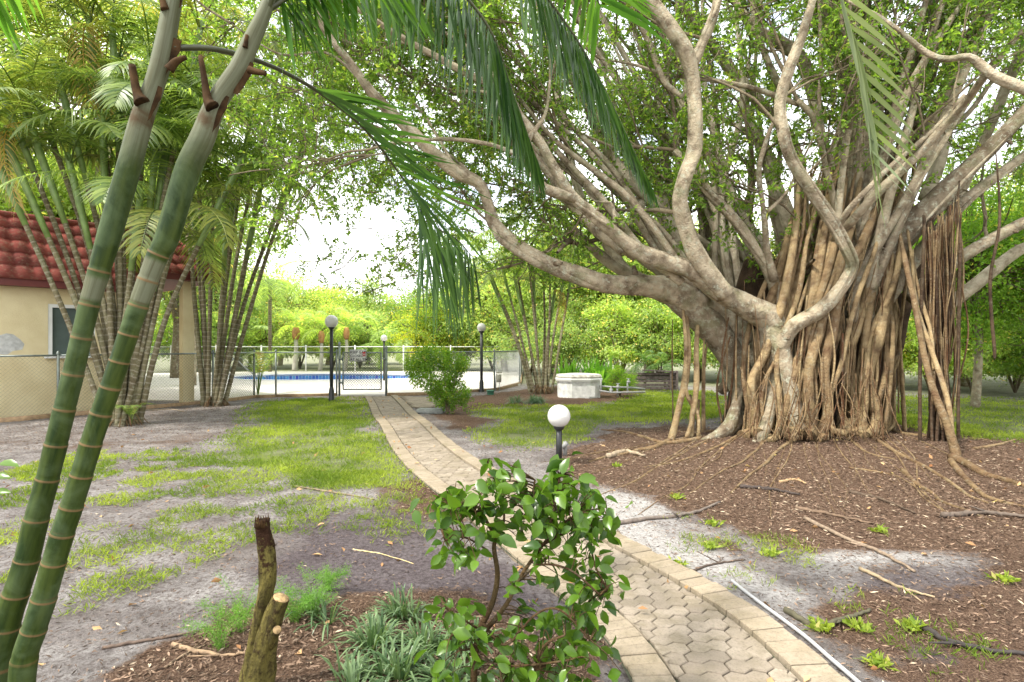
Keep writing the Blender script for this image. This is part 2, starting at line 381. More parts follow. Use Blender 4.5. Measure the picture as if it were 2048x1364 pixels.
ind = pip(X, Y, DECK); H = np.where(ind, -.10, H)
H = np.where(pip(X, Y, [tuple(q[:2]) for q in pool_outline(32, .5)]), -2.2, H)
mk = {k: mask(X, Y, k) for k in REG}
grs = np.clip(mk['lawn']*.58+mk['sparse']*.18, 0, 1)
far = np.clip((np.hypot(X, Y)-19)/5, 0, 1); grs = np.maximum(grs, far*.5*(~ind))
mul_ = np.clip(mk['mulch']+mk['brown']*.25+patches(X, Y)*(1-.6*mk['white']), 0, 1); dmp = np.clip(mk['damp']-mk['white']*1.5, 0, 1)
c = np.stack([grs, mul_, dmp, 1-.999*mk['white']*.9], -1)
n0, n1_ = X.shape
vi = np.arange(n0*n1_).reshape(n0, n1_)
ff = np.stack([vi[:-1, :-1], vi[:-1, 1:], vi[1:, 1:], vi[1:, :-1]], -1).reshape(-1, 4)
t = NT('ground_soil'); o = t.obj(); cc = t.col(); al = t.attr('col', 'Alpha')
nA = t.noise(o, 2.2, 10, .68); nB = t.noise(o, 30., 8, .78); nC = t.noise(o, 90., 3, .7)
sand = t.ramp(nA, [(.3, (.16, .14, .13)), (.48, (.30, .275, .262)), (.62, (.45, .42, .40))])
sand = t.mix(t.ramp(nB, [(.38, .8), (.56, 0.)]), sand, (.085, .06, .048))
sand = t.mix(t.ramp(al, [(.1, 1.), (.9, 0.)]), sand, t.ramp(nB, [(.36, (.26, .23, .21)), (.55, (.62, .59, .56))]))
damp = t.ramp(nB, [(.35, (.05, .037, .04)), (.65, (.17, .135, .145))])
k = t.mix(t.math('MULTIPLY', cc['Blue'], .8), sand, damp)
mulch = t.ramp(nC, [(.3, (.04, .024, .016)), (.5, (.15, .09, .06)), (.68, (.31, .21, .14))])
mf = t.math('ADD', cc['Green'], t.math('MULTIPLY', t.math('SUBTRACT', nB, .5), 1.6))
k = t.mix(t.ramp(mf, [(.3, 0.), (.65, 1.)]), k, mulch)
gr = t.ramp(nB, [(.3, (.09, .13, .02)), (.7, (.26, .34, .04))])
gf = t.math('ADD', cc['Red'], t.math('MULTIPLY', t.math('SUBTRACT', nB, .5), 1.5))
k = t.mix(t.ramp(gf, [(.35, 0.), (.75, 1.)]), k, gr)
hh = t.math('ADD', nB, t.math('MULTIPLY', nC, .5))
M['ground'] = t.out(t.bsdf(k, .95, t.bump(hh, .05, 1.), spec=.15))
a = Acc(); a.add(np.stack([X, Y, H], -1).reshape(-1, 3), ff, c.reshape(-1, 4))
a.build('ground', M['ground'], kind='structure')
def gz1(x, y): return float(gz(np.array([x]), np.array([y]))[0])

# ------------------------------------------------------------------ path of interlocking pavers
t = NT('paver_concrete'); o = t.obj(); cc = t.col(); n = t.noise(o, 9., 7, .65); n2 = t.noise(o, 70., 4, .7)
k = t.mix(cc['Red'], (.235, .195, .15), (.345, .29, .225)); k = t.mix(t.ramp(n, [(.42, 0.), (.68, .75)]), k, (.19, .16, .115))
k = t.mix(t.math('MULTIPLY', cc['Green'], .45), k, (.34, .275, .18)); k = t.mix(t.ramp(t.noise(o, 3.1, 8, .75), [(.47, 0.), (.66, .6)]), k, (.16, .13, .075)); k = t.mix(t.math('MULTIPLY', t.ramp(n2, [(.35, 1.), (.5, 0.)]), .45), k, (.13, .11, .08))
M['paver'] = t.out(t.bsdf(k, .9, t.bump(n2, .004, .8), spec=.2))
M['joint'] = m_plain('mossy_joint_soil', (.045, .05, .028), .95, 0, .5, 30, .004)
def stone(acc, outl, inset, z, col, hgt=.05, tilt=None):
    """outline (n,2) in path (s,t) space -> bevelled paver; inset (n,2) its top ring"""
    n = len(outl); rings = []
    for pts, zz in ((outl, z-hgt), (outl, z-.006), (inset, z)):
        x, y = path_at(pts[:, 0], pts[:, 1]); rings.append(np.stack([x, y, np.full(n, zz)], 1))
    if tilt is not None:
        for r in rings: r[:, 2] += (r[:, 0]-r[0, 0])*tilt[0]+(r[:, 1]-r[0, 1])*tilt[1]
    v = np.vstack(rings+[rings[2].mean(0, keepdims=True)]); j = np.arange(n); j2 = (j+1) % n
    acc.add(v, [np.vstack([np.stack([j, j2, n+j2, n+j], 1), np.stack([n+j, n+j2, 2*n+j2, 2*n+j], 1)]), np.stack([2*n+j, 2*n+j2, np.full(n, 3*n)], 1)], col)
acc = Acc(); jacc = Acc(); HW = .285; w = .112; rr_ = w/math.sqrt(3); ang = lambda a: (math.cos(math.radians(a))*rr_, math.sin(math.radians(a))*rr_)
unit = np.array([ang(30), ang(90), ang(150), ang(210), ang(270), ang(330)]+[(w+ang(q)[0], ang(q)[1]) for q in (270, 330, 30, 90)])
ctrs = np.array([(w/2, 0)]+[(0, 0)]*4+[(w/2, 0)]+[(w, 0)]*4)
T0 = .6; rows_ = int((PL-T0)/(rr_*1.5))
for r_ in range(rows_):
    tt = T0+r_*rr_*1.5; off = (w/2 if r_ % 2 else 0)+(w if (r_//2) % 2 else 0)
    for q in range(-4, 4):
        s0 = q*2*w+off-w*.5
        if s0 > HW or s0+w < -HW-.03: continue
        u = unit.copy(); ins = ctrs+(u-ctrs)*.87; u2 = ctrs+(u-ctrs)*.94
        o1 = u2+(s0, tt); o2 = ins+(s0, tt)
        ex = np.clip(o1[:, 0], -HW, HW); ex2 = np.clip(o2[:, 0], -HW+.004, HW-.004)
        if ex.max()-ex.min() < .03: continue
        o1[:, 0] = ex; o2[:, 0] = ex2
        stone(acc, o1, o2, .028+random.uniform(-.004, .004), (random.random(), 0, 0, 1), tilt=(random.uniform(-.012, .012), random.uniform(-.012, .012)))
bw = .098
for side in (-1, 1):
    nb = int((PL-T0)/(bw+.006)); 
    for q in range(nb):
        tt = T0+q*(bw+.006); s0, s1 = HW+.012, HW+.205
        jj = random.uniform(-.006, .006)
        o1 = np.array([(s0, tt), (s1+jj, tt), (s1+jj, tt+bw), (s0, tt+bw)]); o2 = np.array([(s0+.005, tt+.005), (s1+jj-.006, tt+.005), (s1+jj-.006, tt+bw-.005), (s0+.005, tt+bw-.005)])
        if side < 0: o1 = (o1*(-1, 1))[::-1]; o2 = (o2*(-1, 1))[::-1]
        lift = .02 if side > 0 else .004
        stone(acc, o1, o2, .03+lift+random.uniform(-.003, .003), (random.random(), .7+.3*random.random(), 0, 1), .07, (random.uniform(-.015, .015), random.uniform(-.015, .015)))
tt = np.linspace(T0-.3, PL, 220); rows2 = []
for s_ in (-.50, .50): x, y = path_at(np.full(220, s_), tt); rows2.append(np.stack([x, y, np.full(220, .012)], 1))
v = np.vstack(rows2); j = np.arange(219); jacc.add(v, np.stack([j, 220+j, 221+j, j+1], 1))
pth = Acc(); pth.v, pth.f, pth.c, pth.t, pth.m, pth.n = acc.v, acc.f, acc.c, acc.t, acc.m, acc.n
pth.add(v, np.stack([j, 220+j, 221+j, j+1], 1), None, None, 1)
pth.build('path', [M['paver'], M['joint']], smooth=False, kind='structure')
# paved apron in front of the gate, with stones of the same make
ap = Acc()
apoly = [(-5.35, 17.6), (-4.9, 16.3), (-3.7, 16.05), (-3.1, 14.9), (-2.1, 14.3), (-1.75, 15.2), (-2.35, 17.1), (-3.8, 17.75)]
x = np.arange(-5.4, -1.6, .21)
for r_, yy in enumerate(np.arange(14.2, 17.8, .105)):
    for xx in x+(.105 if r_ % 2 else 0):
        if pip(np.array([xx+.1]), np.array([yy+.05]), apoly)[0] and path_dist(np.array([xx+.1]), np.array([yy+.05]))[0] > .58:
            box(ap, (xx+.1, yy+.05, .0+random.uniform(-.002, .003)), (.2, .096, .06), None, 0, (random.random(), .5, 0, 1), .004)
ap.build('paved_apron', M['paver'], smooth=False, kind='structure')

# ------------------------------------------------------------------ pool deck, pool, water
t = NT('pool_deck_concrete'); o = t.obj(); n = t.noise(o, 3., 6, .6); k = t.ramp(n, [(.3, (.62, .57, .5)), (.7, (.74, .70, .64))]); M['deck'] = t.out(t.bsdf(k, .85, spec=.2))
bm = bmesh.new()
def ring(bm, pts): vs = [bm.verts.new(p) for p in pts]; return [bm.edges.new((vs[i], vs[(i+1) % len(vs)])) for i in range(len(vs))], vs
e1, v1 = ring(bm, [(x, y, .045) for x, y in DECK]); e2, v2 = ring(bm, [(p[0], p[1], .045) for p in pool_outline(64)])
bmesh.ops.triangle_fill(bm, use_beauty=True, edges=e1+e2)
bmesh.ops.recalc_face_normals(bm, faces=bm.faces)
for f_ in bm.faces:
    if f_.normal.z < 0: f_.normal_flip()
for i in range(len(v1)):
    a_, b_ = v1[i], v1[(i+1) % len(v1)]; c_ = bm.verts.new(b_.co+Vector((0, 0, -.2))); d_ = bm.verts.new(a_.co+Vector((0, 0, -.2))); bm.faces.new((a_, b_, c_, d_))
me = bpy.data.meshes.new('pool_deck'); bm.to_mesh(me); bm.free(); me.materials.append(M['deck']); link('pool_deck', me, kind='structure')
a = Acc(); K = 96; prof = [(.0, -.03), (.0, .075), (-.32, .075), (-.32, .03)]     # bull-nosed coping round the pool
rings = [pool_outline(K, -q[0])+V3(0, 0, q[1]) for q in prof]
j = np.arange(K); j2 = (j+1) % K
for q in range(3): a.add(np.vstack([rings[q], rings[q+1]]), np.stack([j, j2, K+j2, K+j], 1))
t = NT('pool_tile'); x_ = t.n('ShaderNodeSeparateXYZ'); t.put(x_, 'Vector', t.attr('tuv')); br = t.n('ShaderNodeTexBrick'); t.put(br, 'Vector', t.attr('tuv'))
br.offset = 0; t.put(br, 'Scale', 1.); t.put(br, 'Brick Width', .15); t.put(br, 'Row Height', .15); t.put(br, 'Mortar Size', .012)
t.put(br, 'Color1', (.12, .42, .62)); t.put(br, 'Color2', (.03, .06, .42)); t.put(br, 'Mortar', (.6, .7, .72)); M['tile'] = t.out(t.bsdf(br.outputs['Color'], .2))
pool = thing('swimming_pool', (POOLC[0], POOLC[1], 0), 'kidney shaped swimming pool with blue waterline tiles behind the gate', 'swimming pool')
a.build('coping', M['white'], pool, smooth=False)
a = Acc(); pr = pool_outline(K); per = np.arange(K)*.25
for z0, z1 in ((.03, -.32), (-.32, -1.5)):
    vv = np.vstack([pr+V3(0, 0, z0), pr+V3(0, 0, z1)]); tt_ = np.vstack([np.stack([per, np.full(K, z0), 0*per], 1), np.stack([per, np.full(K, z1), 0*per], 1)])
    a.add(vv, np.stack([j, K+j, K+j2, j2], 1), None, tt_, 0 if z0 > 0 else 1)
a.add(np.vstack([pr+V3(0, 0, -1.5), [[POOLC[0], POOLC[1], -1.5]]]), np.stack([j, j2, np.full(K, K)], 1), None, None, 1)
a.build('basin', [M['tile'], m_plain('pool_plaster', (.25, .55, .75), .6)], pool, smooth=False)
t = NT('pool_water'); n = t.noise(t.obj(), 6., 3, .5)
M['water'] = t.out(t.bsdf((.02, .10, .42), .05, t.bump(n, .01, .35), 0, .6))
a = Acc(); a.add(np.vstack([pr+V3(0, 0, -.13), [[POOLC[0], POOLC[1], -.13]]]), np.stack([j, j2, np.full(K, K)], 1)); a.build('pool_water', M['water'], pool)
hr = Acc()
for dx in (0, .5):
    tube(hr, spline([P(444+dx*30, 757, 26.2), P(443+dx*30, 735, 26.2), P(450+dx*30, 719, 26.2), P(470+dx*30, 717, 26.2), P(490+dx*30, 735, 26.), P(518+dx*30, 757, 26.)], 24), .025, 8)
hr.build('hand_rail', M['galv'], None, label='chrome curved hand rail rising at the left end of the pool', cat='pool rail')
tag(bpy.data.objects['hand_rail'])

# ------------------------------------------------------------------ chain link fences
def fence(pts, H_, name, label, mesh_w=.08, wire=.014, post_r=.028, mat='galv_dk', post_mat='galv_dk', kerb=True, posts=None, skip=()):
    pts = [V3(p[0], p[1], 0) for p in pts]; th_ = thing(name, pts[0], label, 'fence', 'chain link fences round the pool')
    wa = Acc(); 
    for i in range(len(pts)-1):
        a_, b_ = pts[i], pts[i+1]; L = np.linalg.norm(b_-a_); u = (b_-a_)/L; n = int(L/mesh_w*1.0)+1; h = H_-.06
        k = int(h/mesh_w)
        for sgn in (1, -1):
            s0 = np.arange(-k, n+1)*mesh_w*1.0 if sgn > 0 else np.arange(0, n+k+1)*mesh_w*1.0
            s1 = s0+sgn*h
            za = np.full(len(s0), .05); zb = np.full(len(s0), .05+h)
            # clip to 0..L
            lo = np.minimum(s0, s1); hi = np.maximum(s0, s1)
            ta = np.where(sgn > 0, np.clip((0-s0)/h, 0, 1), np.clip((s0-L)/h, 0, 1)); tb = np.where(sgn > 0, np.clip((L-s0)/h, 0, 1), np.clip(s0/h, 0, 1))
            ok = tb-ta > .01; s0_, ta, tb = s0[ok], ta[ok], tb[ok]
            A = a_+u*(s0_+sgn*ta*h)[:, None]+UP*(.05+ta*h)[:, None]; B = a_+u*(s0_+sgn*tb*h)[:, None]+UP*(.05+tb*h)[:, None]
            nn = nrm(np.cross(u, UP)); A = A+nn*sgn*.002; B = B+nn*sgn*.002; m_ = len(A)
            offs = [nn*wire/2, (u*-.5*sgn*-1+UP*.5)*wire*.6-nn*wire/4, -(u*-.5*sgn*-1+UP*.5)*wire*.6-nn*wire/4]
            v = np.stack([A+q for q in offs]+[B+q for q in offs], 1).reshape(-1, 3)
            f_ = np.array([[0, 1, 4, 3], [1, 2, 5, 4], [2, 0, 3, 5]]); wa.add(v, (f_[None]+(np.arange(m_)*6)[:, None, None]).reshape(-1, 4))
    wa.build('chain_link_mesh', M[mat], th_, smooth=False)
    ra = Acc()
    for i in range(len(pts)-1): tube(ra, [pts[i]+V3(0, 0, H_), pts[i+1]+V3(0, 0, H_)], .021, 8); 
    ra.build('top_rail', M[post_mat], th_)
    for p in (posts or pts):
        q = Acc(); p = V3(p[0], p[1], 0); tube(q, [p, p+V3(0, 0, H_+.03)], post_r, 10)
        lathe(q, [(post_r*1.25, H_+.02), (post_r*1.3, H_+.05), (post_r*.8, H_+.085), (0.001, H_+.10)], p, 10)
        q.build('post', M[post_mat], th_)
    if kerb:
        kb = Acc()
        for i in range(len(pts)-1):
            a_, b_ = pts[i], pts[i+1]; u = b_-a_; L = np.linalg.norm(u); nn = nrm(np.cross(u, UP))
            box(kb, (a_+b_)/2+nn*.06+V3(0, 0, .02), (L-.02, .04, .16), frame_dir(u), 0, None, .004)
        kb.build('base_board', M['tan_wood'], th_)
    return th_
FH = 1.37
fence([(-12.4, 7.4), (-11.7, 9.3), (-10.62, 11.7), (-10.05, 12.6), (-9.2, 14.1), (-8.2, 15.6), (-7.75, 17.1), (-7.2, 17.35), (-5.5, 17.85)], FH, 'chain_link_fence', 'long grey chain link fence running from left edge to the pool gate', mat='wire')
fence([(-3.95, 17.9), (-2.6, 18.25), (-.62, 19.9), (.3, 23.2), (.55, 33.2)], FH, 'chain_link_fence', 'grey chain link fence running right from the gate behind the round bush', mat='galv')
_x = [-22, -19.5, -17, -14.5, -12.0, -9.2, -6.4, -3.6, -.9]
fence([(-22, 26)]+[(q, 33.6-abs(q+6)*.08) for q in _x[1:]]+[(.5, 33.2)], 1.5, 'chain_link_fence', 'far chain link fence with white posts at the back of the pool deck', .12, .024, .04, 'galv', 'white', False)
# gate between (675) and (770)
gA, gB = V3(-5.42, 17.87, 0), V3(-4.02, 17.9, 0)
tall = Acc(); tube(tall, [gA, gA+V3(0, 0, 1.62)], .036, 12); lathe(tall, [(.045, 1.60), (.048, 1.64), (.03, 1.68), (.001, 1.70)], gA, 12)
tall.build('gate_post', M['galv_dk'], None, label='tall green grey steel gate post on the left of the pool gate', cat='gate post')
tall = Acc(); q = gB+V3(.06, .02, 0); tube(tall, [q, q+V3(0, 0, 1.50)], .04, 12); lathe(tall, [(.05, 1.48), (.05, 1.52), (.03, 1.56), (.001, 1.58)], q, 12)
box(tall, q+V3(-.05, -.03, 1.17), (.12, .05, .05), None, 0)
tall.build('gate_post', M['galv_dk'], None, label='steel gate post with black latch on the right of the pool gate', cat='gate post')
gt = thing('pool_gate', gA+V3(.1, 0, .12), 'chain link pool gate in a tubular steel frame, standing closed', 'gate')
fr = Acc(); g0 = gA+V3(.12, -.02, 0); g1 = gB+V3(-.09, -.02, 0)
for a_, b_ in ((g0+V3(0, 0, .2), g0+V3(0, 0, 1.36)), (g1+V3(0, 0, .2), g1+V3(0, 0, 1.36)), (g0+V3(0, 0, .2), g1+V3(0, 0, .2)), (g0+V3(0, 0, 1.36), g1+V3(0, 0, 1.36))): tube(fr, [a_, b_], .021, 8)
fr.build('gate_frame', M['galv_dk'], gt)
for zz in (.42, 1.16):
    hg = Acc(); box(hg, g0+V3(-.06, 0, zz), (.13, .05, .06), None, 0, None, .005); tube(hg, [g0+V3(-.02, -.03, zz-.06), g0+V3(-.02, -.03, zz+.08)], .012, 8); hg.build('hinge', M['galv_dk'], gt)
wm_ = Acc(); L = np.linalg.norm(g1-g0); h = 1.14
for sgn in (1, -1):
    for s_ in np.arange(-h, L+h, .08):
        lo, hi = 0., h
        if sgn > 0: lo = max(0, -s_); hi = min(h, L-s_)
        else: lo = max(0, s_-L); hi = min(h, s_)
        if hi-lo < .01: continue
        tube(wm_, [g0+V3(s_+sgn*lo, sgn*.002, .21+lo), g0+V3(s_+sgn*hi, sgn*.002,   .21+hi)], .0065, 3, cap=False)
wm_.build('chain_link_mesh', M['wire'], gt, smooth=False)
# sign on the gate
sg0 = P(699, 699, 17.78); sg1 = P(733, 723, 17.78); sc_ = (sg0+sg1)/2
sgn_ = thing('gate_sign', sc_, 'white rectangular sign with black lettering and a red square, fixed to the gate', 'sign')
q = Acc(); sw, sh = abs(sg1[0]-sg0[0]), abs(sg1[2]-sg0[2]); box(q, sc_, (sw, .012, sh), None, 0, None, .002); q.build('sign_board', m_plain('sign_white', (.72, .72, .70), .5), sgn_)
q = Acc(); b_ = .008
for cx_, cz_, lx, lz in ((0, sh/2-.012, sw-.02, b_), (0, -sh/2+.012, sw-.02, b_), (-sw/2+.012, 0, b_, sh-.024-b_), (sw/2-.012, 0, b_, sh-.024-b_)): box(q, sc_+V3(cx_, -.008, cz_), (lx, .004, lz))
q.build('sign_border', M['black'], sgn_)
q = Acc(); box(q, sc_+V3(sw*.36, -.009, sh*.12), (sw*.16, .006, sh*.36)); q.build('red_square', m_plain('sign_red', (.55, .02, .03), .5), sgn_)
q = Acc(); box(q, sc_+V3(sw*.36, -.0145, sh*.06), (sw*.09, .004, sh*.08)); tube(q, [sc_+V3(sw*.36+math.cos(a_)*sh*.055, -.0145, sh*.13+math.sin(a_)*sh*.07) for a_ in np.linspace(0, math.pi, 9)], .004, 6); q.build('lock_mark', M['white'], sgn_)
def text(body, size, loc, mat, parent, name='lettering'):
    cu = bpy.data.curves.new('txt', 'FONT'); cu.body = body; cu.size = size; cu.extrude = .001; cu.offset = size*.018
    tmp = bpy.data.objects.new('txt', cu); COL.objects.link(tmp); dg = bpy.context.evaluated_depsgraph_get()
    me = bpy.data.meshes.new_from_object(tmp.evaluated_get(dg)); bpy.data.objects.remove(tmp)
    me.transform(Matrix.Translation(Vector(loc)) @ Matrix.Rotation(math.radians(90), 4, 'X')); me.materials.clear(); me.materials.append(mat)
    return link(name, me, parent)
for i, s_ in enumerate(('KEEP GATE', 'CLOSED', 'AT ALL TIMES')): text(s_, sh*.29, sc_+V3(-sw*.45, -.009, sh*(.17-.30*i)), M['black'], sgn_)

# ------------------------------------------------------------------ lamps
def lamp(px, py, base_py, gr, label, pr=.045, foot=True, d=None, dark=True, lean=(0, 0), name='globe_lamp'):
    b = G(px, base_py) if d is None else V3((px-CX)/F*d, d, 0); b[2] = gz1(b[0], b[1])-.02 if b[1] < 18 else 0
    c_ = P(px, py, b[1])+V3(lean[0], 0, 0); th_ = thing(name, b, label, 'lamp', 'globe lamps on black poles')
    q = Acc(); top = c_+V3(0, 0, -gr*.92)
    tube(q, [b, b*.5+top*.5, top], [pr, pr, pr*.95], 14)
    if foot: lathe(q, [(pr*1.9, 0), (pr*1.9, .05), (pr*1.55, .1), (pr*1.5, .32), (pr*1.05, .42)], b, 14)
    q.build('pole', M['black'], th_)
    q = Acc(); lathe(q, [(pr*1.05, -.05), (pr*1.6, -.03), (pr*1.9, .01), (pr*1.5, .03)], top, 16); q.build('collar', M['black'], th_)
    q = Acc(); ph = np.linspace(-math.pi/2+.25, math.pi/2, 22); lathe(q, np.stack([np.cos(ph)*gr, np.sin(ph)*gr], 1), c_, 40); g_ = q.build('globe', M['globe'], th_)
    q = Acc(); tube(q, [c_+V3(math.cos(x)*gr*1.001, math.sin(x)*gr*1.001, 0) for x in np.linspace(0, 2*math.pi, 33)], .0025, 4, cap=False); q.build('seam', m_seam, g_)
m_seam = m_plain('globe_seam', (.5, .5, .47), .5)
lamp(1118, 832, 930, .152, 'short lamp with large white globe beside the path, foot of the pole in mulch', .041, False)
lamp(663, 643, 803, .183, 'tall black lamp with greyish white globe left of the pool gate', .05)
lamp(963, 655, 784, .15, 'tall black lamp with white globe beside the clump of slender palms right of the bush', .05)
lamp(768, 676, 0, .145, 'distant small white globe lamp rising behind the right gate post', .04, False, 25.)
# ------------------------------------------------------------------ house on the left
hB = V3(-9.6, 14.35, 0); hu = nrm(V3(.66, .75, 0)); hn = V3(-hu[1], hu[0], 0)     # facade runs along hu, inward is hn
t = NT('stucco'); o = t.obj(); n = t.noise(o, 2., 5, .6); n2 = t.noise(o, 40., 5, .7)
k = t.mix(t.ramp(n, [(.35, 0.), (.7, 1.)]), (.76, .66, .41), (.66, .55, .32)); M['stucco'] = t.out(t.bsdf(k, .9, t.bump(n2, .012, .8), spec=.2))
t = NT('roof_tile'); c = t.col(); n = t.noise(t.obj(), 3., 6, .6); k = t.mix(c['Red'], (.19, .045, .038), (.29, .075, .058)); k = t.mix(t.ramp(n, [(.42, 0.), (.7, .75)]), k, (.09, .035, .03)); k = t.mix(t.ramp(t.noise(t.obj(), 14., 6, .7), [(.5, 0.), (.62, .5)]), k, (.26, .17, .12)); M['rooftile'] = t.out(t.bsdf(k, .9, spec=.15))
house = thing('house', hB, 'yellow stucco house with red tiled roof behind the palms at the left edge', 'house')
Rf = np.stack([hu, hn, UP], 1)
def hp(u, n, z): return hB+hu*u+hn*n+V3(0, 0, z)
a = Acc()
segs = [(-9, -1.65, 0, 3.2), (-1.65, -.75, 0, 1.3), (-1.65, -.75, 2.55, 3.2), (-.75, 0, 0, 3.2)]
for u0, u1, z0, z1 in segs: box(a, hp((u0+u1)/2, .1, (z0+z1)/2), (u1-u0, .2, z1-z0), Rf)
box(a, hp(-.1, 3.1, 1.6), (.2, 5.8, 3.2), Rf); box(a, hp(-4.5, 6.1, 1.6), (9, .2, 3.2), Rf); box(a, hp(-8.9, 3.1, 1.6), (.2, 5.8, 3.2), Rf)
a.build('wall', M['stucco'], house, smooth=False)
q = Acc()
for z_ in (1.34, 2.51): box(q, hp(-1.2, .06, z_), (.9, .1, .08), Rf)
for u_ in (-1.61, -.79): box(q, hp(u_, .06, 1.925), (.08, .1, 1.09), Rf)
wf = q.build('window', M['white'], house, smooth=False)
q = Acc(); box(q, hp(-1.2, .10, 1.925), (.74, .02, 1.09), Rf); q.build('pane', m_plain('window_glass', (.10, .13, .12), .08, 0, .1, 3), wf, smooth=False)
q = Acc(); box(q, hp(-1.2, -.06, 1.32), (1.05, .14, .05), Rf); q.build('sill', M['white'], wf, smooth=False)
q = Acc(); qq = np.stack([np.cos(np.linspace(0, 6.28, 14)[:-1])*.3*(.8+.4*rng.random(13)), np.sin(np.linspace(0, 6.28, 14)[:-1])*.22*(.8+.4*rng.random(13))], 1)
pp = np.array([hp(-2.4+x_, -.004, 1.62+y_) for x_, y_ in qq]); q.add(np.vstack([pp, [hp(-2.4, -.004, 1.62)]]), np.stack([np.arange(13), (np.arange(13)+1) % 13, np.full(13, 13)], 1)); q.build('plaster_patch', m_plain('plaster_patch', (.52, .52, .50), .9, 0, .25, 10, .006), house)
q = Acc(); box(q, hp(1.35, .2, 1.7), (.28, .28, 3.4), Rf, 0, None, .01); q.build('pillar', M['stucco'], house, smooth=False)
q = Acc(); box(q, hp(1.35, 5.5, 1.7), (.28, .28, 3.4), Rf, 0, None, .01); q.build('pillar', M['stucco'], house, smooth=False)
def tiles(acc, p0, p1, q0, q1, courses, tw=.30):
    """barrel tile field: eave p0->p1, ridge q0->q1"""
    L = np.linalg.norm(p1-p0); nc = max(2, int(L/tw)); K = nc*6; s = np.linspace(0, 1, K+1); prof = .045*np.abs(np.sin(np.arange(K+1)/6*math.pi))
    nr = nrm(np.cross(p1-p0, q0-p0)); nr = nr if nr[2] > 0 else -nr
    for c_ in range(courses):
        t0, t1 = c_/courses, (c_+1.08)/courses
        e0 = p0+(q0-p0)*t0; e1 = p1+(q1-p1)*t0; r0 = p0+(q0-p0)*min(t1, 1); r1 = p1+(q1-p1)*min(t1, 1)
        lo = e0+(e1-e0)*s[:, None]+nr*(prof+.05)[:, None]; hi = r0+(r1-r0)*s[:, None]+nr*(prof+.0)[:, None]; un = e0+(e1-e0)*s[:, None]+nr*.0
        v = np.vstack([un, lo, hi]); j = np.arange(K); n_ = K+1
        cc_ = np.zeros((K+1, 4)); cc_[:, 0] = np.repeat(rng.random(nc+1), 6)[:K+1]
        acc.add(v, np.vstack([np.stack([j, j+1, n_+j+1, n_+j], 1), np.stack([n_+j, n_+j+1, 2*n_+j+1, 2*n_+j], 1)]), np.vstack([cc_]*3))
a = Acc()
tiles(a, hp(-9.5, -.4, 3.05), hp(.15, -.4, 3.05), hp(-9.5, .9, 4.6), hp(.15, .9, 4.6), 5)
tiles(a, hp(.15, -.42, 3.45), hp(2.0, -.42, 3.45), hp(.15, .9, 4.6), hp(1.2, .9, 4.6), 4)
tiles(a, hp(2.0, -.42, 3.45), hp(2.0, 6.3, 3.45), hp(1.1, .9, 4.6), hp(1.1, 5.0, 4.6), 4)
tiles(a, hp(.15, -.38, 3.05), hp(.15, 6, 3.05), hp(.14, .9, 4.6), hp(.14, 5.5, 4.6), 4)
rf = a.build('roof', M['rooftile'], house)
q = Acc(); tube(q, [hp(-9.5, .9, 4.63), hp(1.15, .9, 4.63)], .09, 10); tube(q, [hp(2.0, -.42, 3.5), hp(1.15, .9, 4.63)], .07, 10); q.build('ridge_tiles', M['rooftile'], rf)
q = Acc(); box(q, hp(-4.2, 3.4, 4.5), (10.4, 5., .1), Rf); q.build('roof_deck', m_plain('roof_felt', (.25, .22, .2), .9), rf, smooth=False)
q = Acc(); box(q, hp(-4.7, -.33, 2.98), (9.6, .04, .16), Rf); box(q, hp(1.07, -.35, 3.38), (1.8, .04, .16), Rf); box(q, hp(-4.7, .0, 2.92), (9.6, .64, .03), Rf); box(q, hp(1.07, 2.9, 3.33), (1.75, 6.4, .03), Rf); q.build('fascia', m_plain('dark_red_fascia', (.14, .03, .025), .6), rf, smooth=False)

